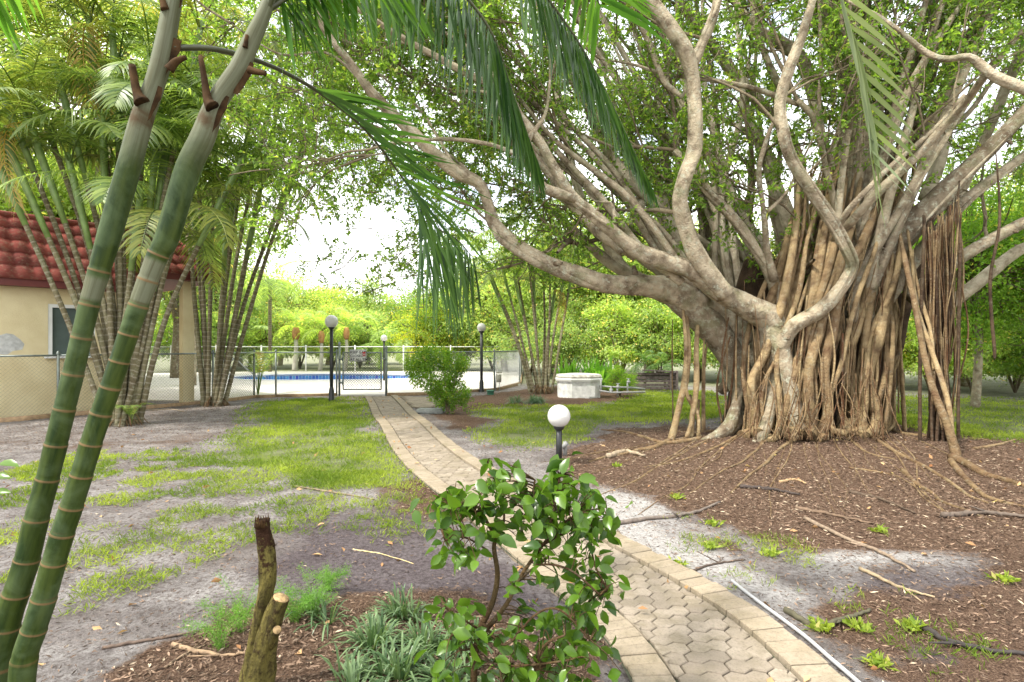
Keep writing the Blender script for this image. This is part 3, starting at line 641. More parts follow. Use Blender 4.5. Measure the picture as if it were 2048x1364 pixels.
# ------------------------------------------------------------------ banyan
def P3(rows, n=None, rs=1.0):
    """rows (px, py, depth, width px) -> smooth centre line and radii in metres"""
    a_ = np.array([list(P(r[0], r[1], r[2]))+[r[3]*r[2]/F/2*rs/math.sqrt(1+((r[0]-CX)/F)**2)] for r in rows])
    L = np.linalg.norm(np.diff(a_[:, :3], axis=0), axis=1).sum(); n = n or max(6, int(L/.10)); s = spline(a_, n)
    return s[:, :3], np.maximum(s[:, 3], .004)
LIMBS = [
 [(1520, 800, 10.6, 150), (1485, 700, 10.6, 120), (1425, 640, 10.5, 104), (1370, 592, 10.2, 84), (1300, 573, 10, 58), (1220, 568, 9.8, 48), (1150, 548, 9.6, 46), (1090, 524, 9.4, 40), (1030, 488, 9.2, 36), (990, 450, 9.1, 34), (978, 412, 9, 26), (960, 368, 8.9, 26), (915, 345, 8.8, 32), (868, 308, 8.6, 32), (828, 268, 8.5, 30), (778, 222, 8.3, 28), (738, 178, 8.1, 24), (700, 125, 8, 20), (662, 78, 7.9, 17), (636, 30, 7.8, 14), (610, -70, 7.7, 12), (560, -220, 7.6, 8)],
 [(1260, 570, 9.9, 26), (1190, 572, 9.7, 20), (1120, 548, 9.4, 18), (1060, 520, 9.2, 17), (1000, 480, 9.0, 14), (985, 450, 9.0, 10)],
 [(1560, 760, 9.7, 80), (1545, 650, 9.7, 82), (1490, 612, 9.6, 64), (1432, 580, 9.5, 52), (1392, 546, 9.4, 50), (1330, 523, 9.3, 45), (1272, 500, 9.2, 40), (1228, 465, 9.1, 34), (1180, 425, 9.0, 30), (1145, 392, 8.9, 26), (1110, 340, 8.8, 24), (1080, 285, 8.7, 22), (1040, 232, 8.6, 20), (1015, 188, 8.5, 17), (940, 150, 8.3, 18), (870, 112, 8.2, 17), (800, 72, 8.0, 14), (730, 28, 7.9, 13), (670, -10, 7.8, 10), (560, -90, 7.6, 7)],
 [(1150, 398, 8.9, 24), (1085, 374, 8.7, 26), (1062, 335, 8.6, 22), (1048, 318, 8.6, 14), (985, 290, 8.5, 11), (900, 278, 8.4, 10), (830, 282, 8.3, 8), (780, 286, 8.3, 5)],
 [(1050, 325, 8.6, 18), (1056, 280, 8.6, 16), (1090, 230, 8.7, 10), (1100, 160, 8.7, 6)],
 [(1450, 590, 9.4, 50), (1415, 545, 9.3, 48), (1388, 500, 9.2, 46), (1368, 440, 9.1, 42), (1360, 400, 9.0, 38), (1372, 352, 8.9, 38), (1390, 300, 8.9, 38), (1392, 240, 8.8, 37), (1388, 170, 8.8, 36), (1375, 112, 8.7, 42), (1345, 62, 8.6, 38), (1290, -10, 8.5, 36), (1230, -70, 8.4, 30), (1150, -150, 8.3, 22)],
 [(1385, 130, 8.8, 34), (1408, 80, 8.8, 26), (1428, 30, 8.8, 22), (1448, -40, 8.8, 18), (1490, -160, 8.9, 12)],
 [(1555, 700, 9.5, 46), (1590, 650, 9.3, 40), (1640, 622, 9.3, 42), (1676, 582, 9.2, 38), (1703, 535, 9.1, 36), (1694, 500, 9.0, 36), (1655, 430, 8.9, 34), (1614, 372, 8.8, 31), (1582, 320, 8.7, 28), (1566, 268, 8.6, 28), (1560, 205, 8.6, 26), (1578, 140, 8.5, 28), (1602, 78, 8.5, 26), (1620, 20, 8.4, 22), (1640, -50, 8.4, 18), (1700, -180, 8.4, 10)],
 [(1570, 690, 9.9, 44), (1560, 620, 9.9, 38), (1546, 560, 9.9, 34), (1515, 505, 9.8, 28), (1470, 440, 9.8, 28), (1425, 392, 9.7, 26), (1392, 352, 9.6, 22), (1350, 300, 9.6, 14)],
 [(1548, 560, 9.8, 26), (1534, 500, 9.7, 18), (1530, 450, 9.6, 17), (1524, 400, 9.5, 13), (1518, 340, 9.4, 15), (1530, 290, 9.3, 13), (1548, 240, 9.2, 10), (1572, 190, 9.1, 8)],
 [(1532, 425, 9.6, 11), (1555, 405, 9.6, 10), (1577, 380, 9.5, 9)],
 [(1620, 720, 10.4, 120), (1655, 650, 10.3, 100), (1705, 590, 10.2, 90), (1765, 520, 10.1, 84), (1830, 445, 10, 74), (1905, 370, 9.9, 58), (1985, 292, 9.8, 48), (2060, 215, 9.7, 42), (2140, 130, 9.6, 34), (2260, 20, 9.5, 22)],
 [(1640, 500, 11, 70), (1655, 400, 11, 62), (1685, 300, 11, 66), (1706, 220, 11, 60), (1690, 150, 11, 42), (1665, 90, 11, 34), (1650, 20, 11, 34), (1640, -60, 11, 28), (1610, -200, 11, 16)],
 [(1700, 520, 10.8, 60), (1730, 440, 10.8, 52), (1775, 370, 10.8, 50), (1830, 290, 10.7, 46), (1880, 205, 10.6, 42), (1930, 105, 10.6, 38), (1990, 10, 10.5, 36), (2040, -80, 10.4, 28), (2120, -200, 10.3, 16)],
 [(1795, 340, 10.7, 30), (1760, 280, 10.7, 34), (1725, 230, 10.8, 30), (1705, 140, 10.8, 26), (1720, 40, 10.8, 22), (1760, -60, 10.7, 16)],
 [(2130, 215, 7.4, 36), (2040, 175, 7.5, 34), (1985, 150, 7.6, 32), (1940, 114, 7.7, 22), (1890, 118, 7.7, 18), (1850, 104, 7.8, 18), (1800, 62, 7.8, 13), (1750, 28, 7.9, 10), (1690, 0, 8, 7)],
 [(1970, 150, 7.7, 24), (1930, 205, 8.2, 22), (1880, 262, 8.6, 24), (1810, 335, 8.9, 26), (1755, 385, 9.1, 26), (1705, 440, 9.4, 26), (1672, 478, 9.8, 24), (1640, 560, 10, 24)],
 [(1930, 190, 8.5, 14), (1870, 258, 8.7, 15), (1790, 325, 8.8, 15), (1735, 378, 8.9, 15), (1690, 430, 9.1, 18), (1668, 480, 9.6, 18)],
 [(1770, 600, 10.3, 52), (1810, 545, 10.3, 46), (1865, 475, 10.2, 38), (1930, 402, 10.1, 34), (2000, 345, 10, 30), (2080, 292, 9.9, 26), (2200, 230, 9.8, 18)],
 [(1880, 620, 12.5, 46), (1930, 585, 12.4, 40), (1980, 545, 12.3, 38), (2040, 500, 12.2, 34), (2120, 470, 12, 24), (2260, 400, 11.9, 16), (2420, 300, 11.8, 8)],
 [(1400, 640, 11.4, 50), (1330, 590, 11.5, 38), (1285, 560, 11.5, 32), (1240, 540, 11.5, 26), (1195, 505, 11.6, 24), (1150, 460, 11.6, 18), (1125, 440, 11.6, 13), (1080, 400, 11.6, 10)],
 [(1290, 565, 11.5, 26), (1245, 535, 11.6, 30), (1215, 490, 11.6, 26), (1180, 430, 11.7, 24), (1150, 360, 11.7, 20), (1130, 260, 11.8, 20), (1108, 150, 11.8, 18), (1090, 50, 11.8, 14), (1070, -60, 11.8, 10)],
 [(1450, 640, 11.2, 60), (1400, 560, 11.4, 44), (1352, 480, 11.4, 40), (1322, 420, 11.4, 38), (1270, 370, 11.4, 34), (1228, 320, 11.4, 30), (1195, 260, 11.4, 27), (1180, 215, 11.4, 26), (1140, 150, 11.4, 20), (1090, 60, 11.4, 15), (1060, -60, 11.4, 9)],
 [(1330, 430, 11.6, 30), (1290, 400, 11.5, 30), (1265, 440, 11.4, 22), (1235, 470, 11.4, 20)],
 [(1540, 620, 12, 50), (1590, 520, 12, 42), (1578, 440, 12, 42), (1550, 370, 12, 38), (1530, 300, 12, 34), (1500, 250, 12, 26), (1492, 190, 12, 13), (1498, 120, 12, 9)],
 [(1600, 480, 12.2, 40), (1600, 350, 12.2, 36), (1570, 260, 12.2, 32), (1520, 205, 12.2, 32), (1470, 150, 12.2, 30), (1420, 85, 12.1, 26), (1370, 20, 12, 20), (1310, -80, 12, 12)],
 [(1520, 270, 12, 18), (1480, 255, 12, 13), (1440, 235, 12, 10), (1412, 215, 12, 6)],
 [(1640, 250, 10.9, 36), (1610, 130, 10.9, 34), (1560, 85, 10.9, 36), (1515, 62, 10.8, 28), (1478, 15, 10.8, 22), (1455, -50, 10.8, 15)],
 [(1560, 175, 10.9, 20), (1530, 110, 10.8, 18), (1512, 50, 10.7, 15), (1500, -30, 10.6, 10)],
 [(1600, 210, 9.6, 14), (1520, 180, 9.6, 14), (1470, 168, 9.6, 13), (1405, 158, 9.5, 10), (1330, 148, 9.4, 9), (1262, 128, 9.4, 7), (1200, 118, 9.3, 5)],
 [(1366, 195, 9.2, 13), (1330, 165, 9.2, 14), (1306, 110, 9.2, 15), (1280, 50, 9.1, 13), (1240, -20, 9, 10)],
 [(1520, 640, 12.6, 30), (1480, 560, 12.6, 26), (1440, 540, 12.6, 22), (1415, 470, 12.6, 22), (1425, 400, 12.6, 18), (1430, 330, 12.6, 16), (1410, 280, 12.6, 13), (1370, 262, 12.6, 10)],
 [(1570, 590, 12.4, 26), (1580, 520, 12.4, 30), (1560, 460, 12.4, 30), (1545, 400, 12.4, 26), (1560, 330, 12.4, 18)],
 [(1500, 580, 11.8, 36), (1470, 545, 11.9, 34), (1460, 500, 12, 24)],
 [(1450, 510, 12.2, 12), (1400, 500, 12.2, 13), (1340, 490, 12.2, 12), (1290, 500, 12.2, 9)],
 [(1390, 470, 11.9, 16), (1440, 505, 11.9, 18), (1500, 540, 11.6, 24)],
 [(1665, 330, 9.6, 12), (1640, 230, 9.6, 12), (1642, 130, 9.5, 11), (1640, 40, 9.5, 10), (1636, -50, 9.5, 8)],
 [(1690, 490, 9.8, 26), (1668, 400, 9.7, 20), (1650, 330, 9.6, 16), (1632, 245, 9.5, 18), (1595, 200, 9.5, 14)],
 [(1672, 470, 9.6, 22), (1682, 370, 9.6, 20), (1692, 285, 9.6, 22), (1696, 262, 9.6, 25)],
 [(2480, 180, 10, 8), (2300, 300, 10.1, 20), (2100, 420, 10.2, 34), (2000, 470, 10.1, 36), (1900, 530, 10.2, 44), (1820, 600, 10.4, 60)],
 [(1900, 420, 11.5, 36), (1960, 300, 11.5, 30), (2010, 180, 11.4, 30), (2060, 60, 11.4, 24), (2100, -60, 11.3, 16)],
 [(1850, 400, 11.2, 40), (1890, 280, 11.2, 34), (1900, 160, 11.2, 28), (1870, 40, 11.1, 24), (1850, -80, 11.1, 16)],
]
for i in range(24):      # slender upright limbs fanning out to the upper right
    x0, y0 = random.uniform(1630, 1760), random.uniform(430, 590); x1, y1 = random.uniform(1600, 2180), random.uniform(-120, 60); d0 = random.uniform(9.7, 11.0); w0 = random.uniform(12, 34)
    mx, my = x0+(x1-x0)*random.uniform(.25, .5), (y0+y1)/2+random.uniform(-20, 60)
    LIMBS.append([(x0-14, y0+90, d0+.1, w0*1.1), (x0, y0, d0, w0), (mx+random.uniform(-22, 22), my, d0+random.uniform(-.2, .3), w0*.85), ((mx+x1)/2+random.uniform(-26, 26), (my+y1)/2, d0+random.uniform(-.3, .4), w0*.7), (x1, y1, d0, w0*.5)])
for i in range(22):      # pale slender limbs behind, fanning out to the upper left
    x0, y0 = random.uniform(1330, 1580), random.uniform(540, 620); x1, y1 = x0-random.uniform(-60, 420), random.uniform(-120, 60); d0 = random.uniform(11.2, 13.2); w0 = random.uniform(10, 26)
    LIMBS.append([(x0+30, y0+50, d0-.2, w0*1.2), (x0, y0, d0, w0), (x0*.7+x1*.3+random.uniform(-28, 28), y0*.66+y1*.34, d0, w0*.85), (x0*.35+x1*.65+random.uniform(-34, 34), y0*.33+y1*.67, d0+.2, w0*.65), (x1, y1, d0+.3, w0*.4)])
for i in range(11):      # layered near-parallel limbs sweeping to the upper left
    x0, y0 = 1180+i*24+random.uniform(-8, 8), 455+i*11+random.uniform(-8, 8); dx = random.uniform(230, 420); x1, y1 = x0-dx, y0-dx*random.uniform(.95, 1.35); d0 = random.uniform(9.3, 10.6); w0 = random.uniform(14, 24)
    LIMBS.append([(x0+70, y0+55, d0, w0*1.1), (x0, y0, d0, w0), (x0-dx*.33+random.uniform(-18, 18), y0+(y1-y0)*.36, d0-.1, w0*.85), (x0-dx*.68+random.uniform(-22, 22), y0+(y1-y0)*.66, d0-.2, w0*.62), (x1, y1, d0-.3, w0*.35)])
for i in range(9):       # thin wandering branches on the left half
    x0, y0, d0 = [(1230, 465, 9.1), (1110, 340, 8.8), (1040, 232, 8.6), (915, 345, 8.8), (828, 268, 8.5), (1020, 188, 8.5), (870, 112, 8.2), (960, 368, 8.9), (738, 178, 8.1)][i]
    x1, y1 = x0-random.uniform(60, 330), y0-random.uniform(-60, 260); w0 = random.uniform(8, 13)
    LIMBS.append([(x0, y0, d0, w0), (x0*.7+x1*.3+random.uniform(-15, 15), y0*.6+y1*.4-18, d0+.2, w0*.8), (x0*.35+x1*.65, y0*.35+y1*.65+random.uniform(-20, 20), d0+.4, w0*.6), (x1, y1, d0+.5, w0*.35)])
TC = P(1630, 860, 10.9); TC[2] = 0
banyan = thing('banyan_tree', TC, 'huge banyan tree with pale spreading limbs and a skirt of rope-like aerial roots', 'tree')
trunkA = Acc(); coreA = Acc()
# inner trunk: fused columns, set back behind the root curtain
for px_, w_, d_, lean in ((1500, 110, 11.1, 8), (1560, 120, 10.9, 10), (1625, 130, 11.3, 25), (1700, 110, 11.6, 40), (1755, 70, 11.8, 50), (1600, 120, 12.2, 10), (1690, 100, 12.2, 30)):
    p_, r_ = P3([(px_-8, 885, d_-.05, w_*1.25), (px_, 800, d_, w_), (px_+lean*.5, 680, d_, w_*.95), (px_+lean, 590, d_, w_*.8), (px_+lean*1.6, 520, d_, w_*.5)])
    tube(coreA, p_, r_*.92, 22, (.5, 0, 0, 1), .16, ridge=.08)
for rows in ([(1425, 880, 9.5, 22), (1452, 862, 9.7, 34), (1478, 826, 10.0, 38), (1485, 760, 10.2, 46), (1450, 690, 10.35, 60), (1400, 630, 10.3, 66), (1350, 585, 10.2, 60)],
             [(1380, 890, 9.3, 10), (1420, 878, 9.45, 18), (1455, 855, 9.6, 26), (1470, 820, 9.75, 24), (1478, 780, 9.9, 18)],
             [(1500, 905, 8.95, 12), (1515, 885, 9.1, 24), (1528, 862, 9.2, 28), (1540, 820, 9.4, 24), (1545, 740, 9.6, 26)],
             [(1600, 880, 9.15, 28), (1588, 820, 9.25, 34), (1575, 760, 9.35, 36), (1560, 700, 9.5, 42), (1542, 655, 9.65, 50)]):
    p_, r_ = P3(rows); tube(trunkA, p_, r_, 16, None, .12)
trunkA.build('trunk', M['bark'], banyan); coreA.build('inner_trunk', M['core_shade'], banyan)
LB = []
for i, rows in enumerate(LIMBS):
    p_, r_ = P3(rows, rs=.78); dm = np.mean([x_[2] for x_ in rows]); q = Acc(); tube(q, p_, r_, 24 if rows[0][3] > 30 else 12, None, .17, ridge=.05)
    if r_.max() > .09:     # roots that have run along the limb and fused to it
        T_, N_, B_ = frames(p_); n_ = len(p_)
        for k_ in range(random.choice((2, 3, 4))):
            i0 = random.randrange(0, max(1, n_//2)); i1 = min(n_, i0+random.randrange(14, 50)); ph = random.uniform(0, 6.28)+np.linspace(0, random.uniform(-1.6, 1.6), i1-i0)
            if i1-i0 < 6: continue
            ctr = p_[i0:i1]+(N_[i0:i1]*np.cos(ph)[:, None]+B_[i0:i1]*np.sin(ph)[:, None])*(r_[i0:i1]*.93)[:, None]; w_s = random.uniform(.016, .038)
            tube(q, ctr, np.sin(np.linspace(.15, 3.0, i1-i0))*w_s, 8, None, .2)
    # knots and small stubs along the limb
    for _ in range(int(len(p_)/18)):
        j = random.randrange(2, len(p_)-2)
        if r_[j] > .045:
            dr = nrm(rng.normal(size=3)); b = p_[j]+dr*r_[j]*.5; tube(q, [b, b+dr*r_[j]*.75, b+dr*r_[j]*(1.0+random.random()*.6)], [r_[j]*.42, r_[j]*.3, r_[j]*.2], 8, (.8, 0, .3, 1))
    q.build('limb', M['bark_pale' if dm > 10.9 else 'bark'], banyan); LB.append((p_, r_))
# aerial roots
def root(rows, k=8, rs=1., acc=None, jit=.045, col=None):
    p_, r_ = P3(rows); n = len(p_); o = rng.normal(size=(max(3, n//7), 3))*jit; o[0] = 0; o[-1] = 0
    p_ = p_+spline(o, n); q = acc or Acc(); tube(q, p_, r_*rs, k, col, .15)
    return q
ROOTS = []
ROOTS += [[(1372, 622, 9.9, 14), (1378, 700, 9.8, 14), (1376, 760, 9.75, 15), (1362, 820, 9.6, 14), (1346, 878, 9.5, 16), (1335, 890, 9.4, 8)],
 [(1366, 615, 9.8, 9), (1370, 700, 9.8, 9), (1368, 790, 9.75, 9), (1385, 830, 9.7, 9), (1372, 880, 9.5, 10)],
 [(1380, 790, 9.7, 8), (1392, 830, 9.7, 7), (1396, 878, 9.6, 8)],
 [(1396, 632, 10, 12), (1396, 700, 9.9, 11), (1398, 780, 9.8, 12), (1388, 840, 9.7, 12), (1380, 888, 9.6, 9)],
 [(1398, 800, 9.8, 8), (1402, 850, 9.7, 8), (1408, 885, 9.6, 7)],
 [(1410, 640, 10.1, 5), (1408, 740, 10.1, 5), (1405, 880, 10, 6)], [(1420, 650, 10.2, 4), (1418, 740, 10.1, 6), (1408, 880, 10, 7)], [(1345, 640, 10.6, 3), (1345, 720, 10.6, 3), (1346, 840, 10.6, 3)],
 [(1800, 470, 9.3, 10), (1812, 520, 9.1, 12), (1832, 600, 8.8, 12), (1852, 690, 8.5, 14), (1872, 780, 8.2, 16), (1892, 860, 8.0, 18), (1908, 912, 7.9, 22), (1916, 935, 7.75, 18)],
 [(1825, 500, 9.3, 10), (1840, 600, 9.0, 12), (1862, 700, 8.6, 12), (1880, 800, 8.2, 12), (1905, 900, 7.95, 14)],
 [(1815, 460, 9.5, 10), (1830, 560, 9.3, 9), (1858, 660, 8.9, 8), (1868, 740, 8.5, 8)]]
# the rope bundle that pours from the upper right over the trunk front
for i in range(46):
    u = i/45; tx = 1605+u*250+random.uniform(-16, 16); ty = 330-90*u+random.uniform(-50, 50)
    bx = 1490+u*285+random.uniform(-30, 30); w_ = random.choice((6, 8, 10, 12, 15, 19, 24)); by = 868-14*abs(u-.45)+random.uniform(-6, 10)
    dd = 10.55-1.25*math.sqrt(max(0, 1-((bx-1625)/195)**2))+random.uniform(-.12, .25)
    mx = bx*.62+tx*.38-10+random.uniform(-22, 22)
    if 1655 < bx < 1765 and random.random() < .5: continue
    ROOTS.append([(tx, ty, dd+.75, w_*.35), ((mx+tx)/2+random.uniform(-8, 8), (ty+640)/2, dd+.4, w_*.8), (mx-12, 650+random.uniform(-30, 20), dd+.15, w_), (bx+random.uniform(-14, 14), 760, dd, w_*.9), (bx+random.uniform(-12, 12), by-12, dd-.10, w_*1.1), (bx+random.uniform(-26, 26), by+8, dd-.32, w_*1.5)])
for i in range(22):     # shorter hanging ropes from the underside of the right limb
    tx = random.uniform(1690, 1800); ty = 640-(tx-1700)*.9+random.uniform(-10, 30); bx = tx+random.uniform(-30, 15); w_ = random.choice((5, 7, 9, 12, 15))
    dd = 10.2+random.uniform(-.6, .5)
    ROOTS.append([(tx, ty, dd+.1, w_*.8), (tx+random.uniform(-8, 8), (ty+760)/2, dd, w_), (bx, 860+random.uniform(-10, 15), dd-.05, w_*1.1)])
for rows in ROOTS:
    rows[0] = (rows[0][0], rows[0][1], rows[0][2]+.28, rows[0][3]*.6)
    root(rows, col=(random.random()**1.5, 0, random.random()**6*.4, 1)).build('aerial_root', M['root'], banyan)
fine = Acc()
for i in range(150):    # the fine hanging strands, too many to count
    z_ = random.random()
    if z_ < .45: tx = random.uniform(1450, 1790); ty = random.uniform(560, 700); bx = tx+random.uniform(-25, 15); dd = 10.45-1.2*math.sqrt(max(0, 1-((tx-1625)/200)**2))+random.uniform(-.1, .4); by = random.uniform(800, 872)
    elif z_ < .75: tx = random.uniform(1845, 1925); ty = 470-(tx-1830)*.87+random.uniform(0, 40); bx = tx*.5+1885*.5+random.uniform(-14, 14); dd = random.uniform(9.0, 9.5); by = random.uniform(700, 890)
    else: tx = random.uniform(1640, 1860); ty = random.uniform(380, 520); bx = tx-random.uniform(10, 90); dd = random.uniform(9.7, 10.6); by = random.uniform(600, 860)
    w_ = random.uniform(1.6, 5.5); root([(tx, ty, dd, w_*.8), ((tx+bx)/2+random.uniform(-12, 12), (ty+by)/2, dd, w_), (bx, by, dd-.05, w_)], 5, 1, fine, .035, (random.random(), 0, random.random()**2, 1))
for i in range(70):     # rusty tangled rootlets low on the trunk
    tx = random.uniform(1480, 1780); ty = random.uniform(720, 840); dd = 10.2-1.3*math.sqrt(max(0, 1-((tx-1625)/200)**2)); bx = tx+random.uniform(-45, 45)
    root([(tx, ty, dd, 1.6), ((tx+bx)/2+random.uniform(-12, 12), (ty+870)/2, dd-.08, random.uniform(2, 3.4)), (bx, 880, dd-.25, 1.8)], 5, 1, fine, .06, (.5, 0, .3+.6*random.random(), 1))
fine.build('fine_roots', M['root'], banyan, kind='stuff')
dk = Acc()
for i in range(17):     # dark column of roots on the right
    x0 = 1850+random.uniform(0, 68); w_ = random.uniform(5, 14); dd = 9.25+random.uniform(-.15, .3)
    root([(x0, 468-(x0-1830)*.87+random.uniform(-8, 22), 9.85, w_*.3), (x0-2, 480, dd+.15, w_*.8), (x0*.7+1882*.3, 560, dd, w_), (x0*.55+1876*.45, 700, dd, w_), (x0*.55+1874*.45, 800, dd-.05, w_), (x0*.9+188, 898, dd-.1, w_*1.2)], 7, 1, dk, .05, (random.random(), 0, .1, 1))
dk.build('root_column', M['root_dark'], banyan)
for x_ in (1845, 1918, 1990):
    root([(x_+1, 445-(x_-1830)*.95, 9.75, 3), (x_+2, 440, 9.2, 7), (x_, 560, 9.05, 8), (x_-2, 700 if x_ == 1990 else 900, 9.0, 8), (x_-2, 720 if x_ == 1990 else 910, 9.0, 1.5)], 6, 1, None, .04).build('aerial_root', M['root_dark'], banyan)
def groot(px, w0, lift=.02):
    pts = []
    for i, (a_, b_) in enumerate(px): g = G(a_, b_); g[2] = gz1(g[0], g[1])+lift-.3*w0*(i/len(px)); pts.append(g)
    s = spline(pts, max(8, int(len(pts)*9))); n = len(s); r = np.linspace(w0, w0*.35, n); s[:, 2] = gz(s[:, 0], s[:, 1])+r*.35+lift*0; s[:, :2] += spline(rng.normal(size=(6, 2))*.02, n)
    q = Acc(); tube(q, s, r*.85, 8, (random.uniform(.75, 1), 0, random.random()*.3, 1), .25); return q
for px_, w_ in (([(1605, 862), (1590, 890), (1545, 918), (1500, 950), (1460, 985)], .04), ([(1690, 856), (1740, 884), (1800, 915), (1870, 950), (1935, 990), (1975, 1010)], .042), ([(1640, 860), (1680, 880), (1740, 915), (1790, 925)], .035),
                ([(1912, 925), (1950, 950), (2010, 965), (2090, 990)], .07), ([(1905, 930), (1925, 960), (1980, 1000), (2060, 1020)], .05), ([(1400, 885), (1330, 892), (1290, 880), (1250, 868), (1205, 862)], .05), ([(1350, 885), (1310, 900), (1270, 905), (1225, 915), (1180, 925)], .05),
                ([(1560, 868), (1500, 915), (1440, 945), (1380, 985)], .025), ([(1480, 880), (1420, 905), (1360, 925), (1290, 935)], .03), ([(1750, 862), (1830, 880), (1900, 878), (1990, 885)], .04), ([(1950, 905), (2000, 893), (2048, 880), (2100, 890)], .035),
                ([(1540, 870), (1520, 900), (1490, 925)], .03), ([(1800, 945), (1860, 985), (1900, 1010), (2000, 1045)], .03), ([(1700, 940), (1800, 960), (1900, 1030)], .02), ([(1450, 870), (1395, 872), (1330, 870)], .03)):
    groot(px_, w_).build('surface_root', M['root'], banyan)
for i in range(30):
    bx = random.uniform(1380, 1790); by = 872+random.uniform(-6, 8); sx_ = (bx-1600)*random.uniform(.5, 1.6)+random.uniform(-60, 60); ey = by+random.uniform(25, 170)
    groot([(bx, by), (bx+sx_*.3+random.uniform(-15, 15), by+(ey-by)*.3), (bx+sx_*.7+random.uniform(-25, 25), by+(ey-by)*.65), (bx+sx_, ey)], random.uniform(.007, .019)).build('surface_root', M['root'], banyan)

# twigs and leaves: branches grown out of the limbs, leaves only on their last twigs
def rdir(base, spread): return nrm(nrm(base)+rng.normal(size=3)*spread)
TW = Acc(); LP = []; LD = []
def crook(p, d, L, n, wob, lift=0.):
    pts = [p]; d = nrm(d)
    for i in range(n): d = nrm(d+rng.normal(size=3)*wob+V3(0, 0, lift)); pts.append(pts[-1]+d*L/n)
    return np.array(pts), d
def visible_ok(p):
    """stay out of the walking space and away from the camera"""
    if p[2] < 2.7: return False
    if np.linalg.norm(p-V3(0, 0, 1.6)) < 6.2: return False
    if p[2] < 5.5 and p[1] < 8.4: return False
    return True
def open_sky(p):
    if p[1] < .5: return False
    x = CX+p[0]/p[1]*F; y = HZ-(p[2]-CH)/p[1]*F
    if 560 < x < 860 and 415 < y < 540 and p[1] < 22: return ((x-690)/120)**2+((y-470)/40)**2 < 1*random.random()
    return False
def keepout(p):
    x = CX+p[0]/p[1]*F; y = HZ-(p[2]-CH)/p[1]*F
    return (1150 < x < 2048 and y < 520 and random.random() < .32) or (p[1] < 9 and x > 1000 and random.random() < .5) or (x < 1150 and y < 430 and random.random() < .25)
def sprig(p, d, L, n, up=.0):
    pts, _ = crook(p, d, L, 3, .22, up); r0 = .006
    tube(TW, pts, np.linspace(r0, .002, 4), 3, None, cap=False)
    
    u = rng.random(n)**.7; base = np.stack([np.interp(u, np.linspace(0, 1, 4), pts[:, i]) for i in range(3)], 1)
    dd = nrm(nrm(d)*.5+rng.normal(size=(n, 3))*.75+V3(0, 0, -.12)); LP.append(base); LD.append(dd)
def grow(p, d, L, r, lev):
    pts, dend = crook(p, d, L, 6 if lev < 2 else 4, .16, .03)
    if not visible_ok(pts[-1]) or not visible_ok(pts[len(pts)//2]) or open_sky(pts[-1]): return
    if lev > 0 and keepout(pts[-1]): return
    n = len(pts); tube(TW, pts, np.linspace(r, r*.45, n), 6 if lev < 2 else 4, None, cap=False)
    if lev == 2:
        for _ in range(3):
            i = random.randrange(1, n); q = pts[i]
            if visible_ok(q) and not open_sky(q): sprig(q, rdir(dend, .7), .38, 11)
        sprig(pts[-1], dend, .35, 10)
        return
    k = {0: 7, 1: 5}[lev]
    for j in range(k):
        i = max(1, int((j+1+random.random()*.6)/(k+.6)*(n-1))); i = min(i, n-1)
        grow(pts[i], rdir(dend, .75)+V3(0, 0, .1), L*random.uniform(.38, .55), r*.5, lev+1)
for p_, r_ in LB:
    n = len(p_)
    for i in range(int(n*.25), n, 13):
        if r_[i] > .24: continue
        out = p_[i]-V3(TC[0], TC[1], 4.0); out[2] = abs(out[2])*.5+.8; away = V3(0, 1.0, 0)
        if random.random() < (.30 if p_[i][0] > .5 else .42)*(1 if r_[0] > .12 else .6): grow(p_[i], rdir(nrm(out)+away*.5+V3(0, 0, .35), .5), random.uniform(1.6, 3.0), max(.016, r_[i]*.35), 0)
    d_ = nrm(p_[-1]-p_[-4])
    for _ in range(2): grow(p_[-1], rdir(d_, .35), random.uniform(2.0, 3.2), max(.02, r_[-1]*.7), 0)
# higher and further parts of the crown, seen through the limbs
for i in range(72):
    x_ = random.uniform(500, 2150); y_ = random.uniform(-150, 470)
    if x_ < 1000 and y_ > 330 : y_ -= 200
    d0 = random.uniform(11.5, 17); p_ = P(x_, y_, d0); src = p_-nrm(p_-V3(TC[0], TC[1], 4.5))*1.2
    grow(src, rdir(p_-V3(TC[0], TC[1], 3), .35), random.uniform(1.6, 2.6), .022, 0)
for i in range(62):      # the drooping edge of the crown over the lawn, left of the pool gate
    x_ = random.uniform(500, 900); y_ = random.uniform(300, 590); y_ -= 110*(x_ < 600)
    p_ = P(x_, y_, random.uniform(11, 14)); grow(p_-V3(-.6, 0, -.3), rdir(V3(-.8, .2, -.25), .4), random.uniform(.9, 1.5), .014, 1)
TW.build('twigs', M['twig'], banyan)
lp = np.vstack(LP); ld = np.vstack(LD); n = len(lp); A_ = Acc(); sz = rng.uniform(.07, .11, n)
leaves(A_, lp, ld, sz, sz*.46); A_.build('foliage', M['ficus'], banyan)
print('banyan leaves', n)
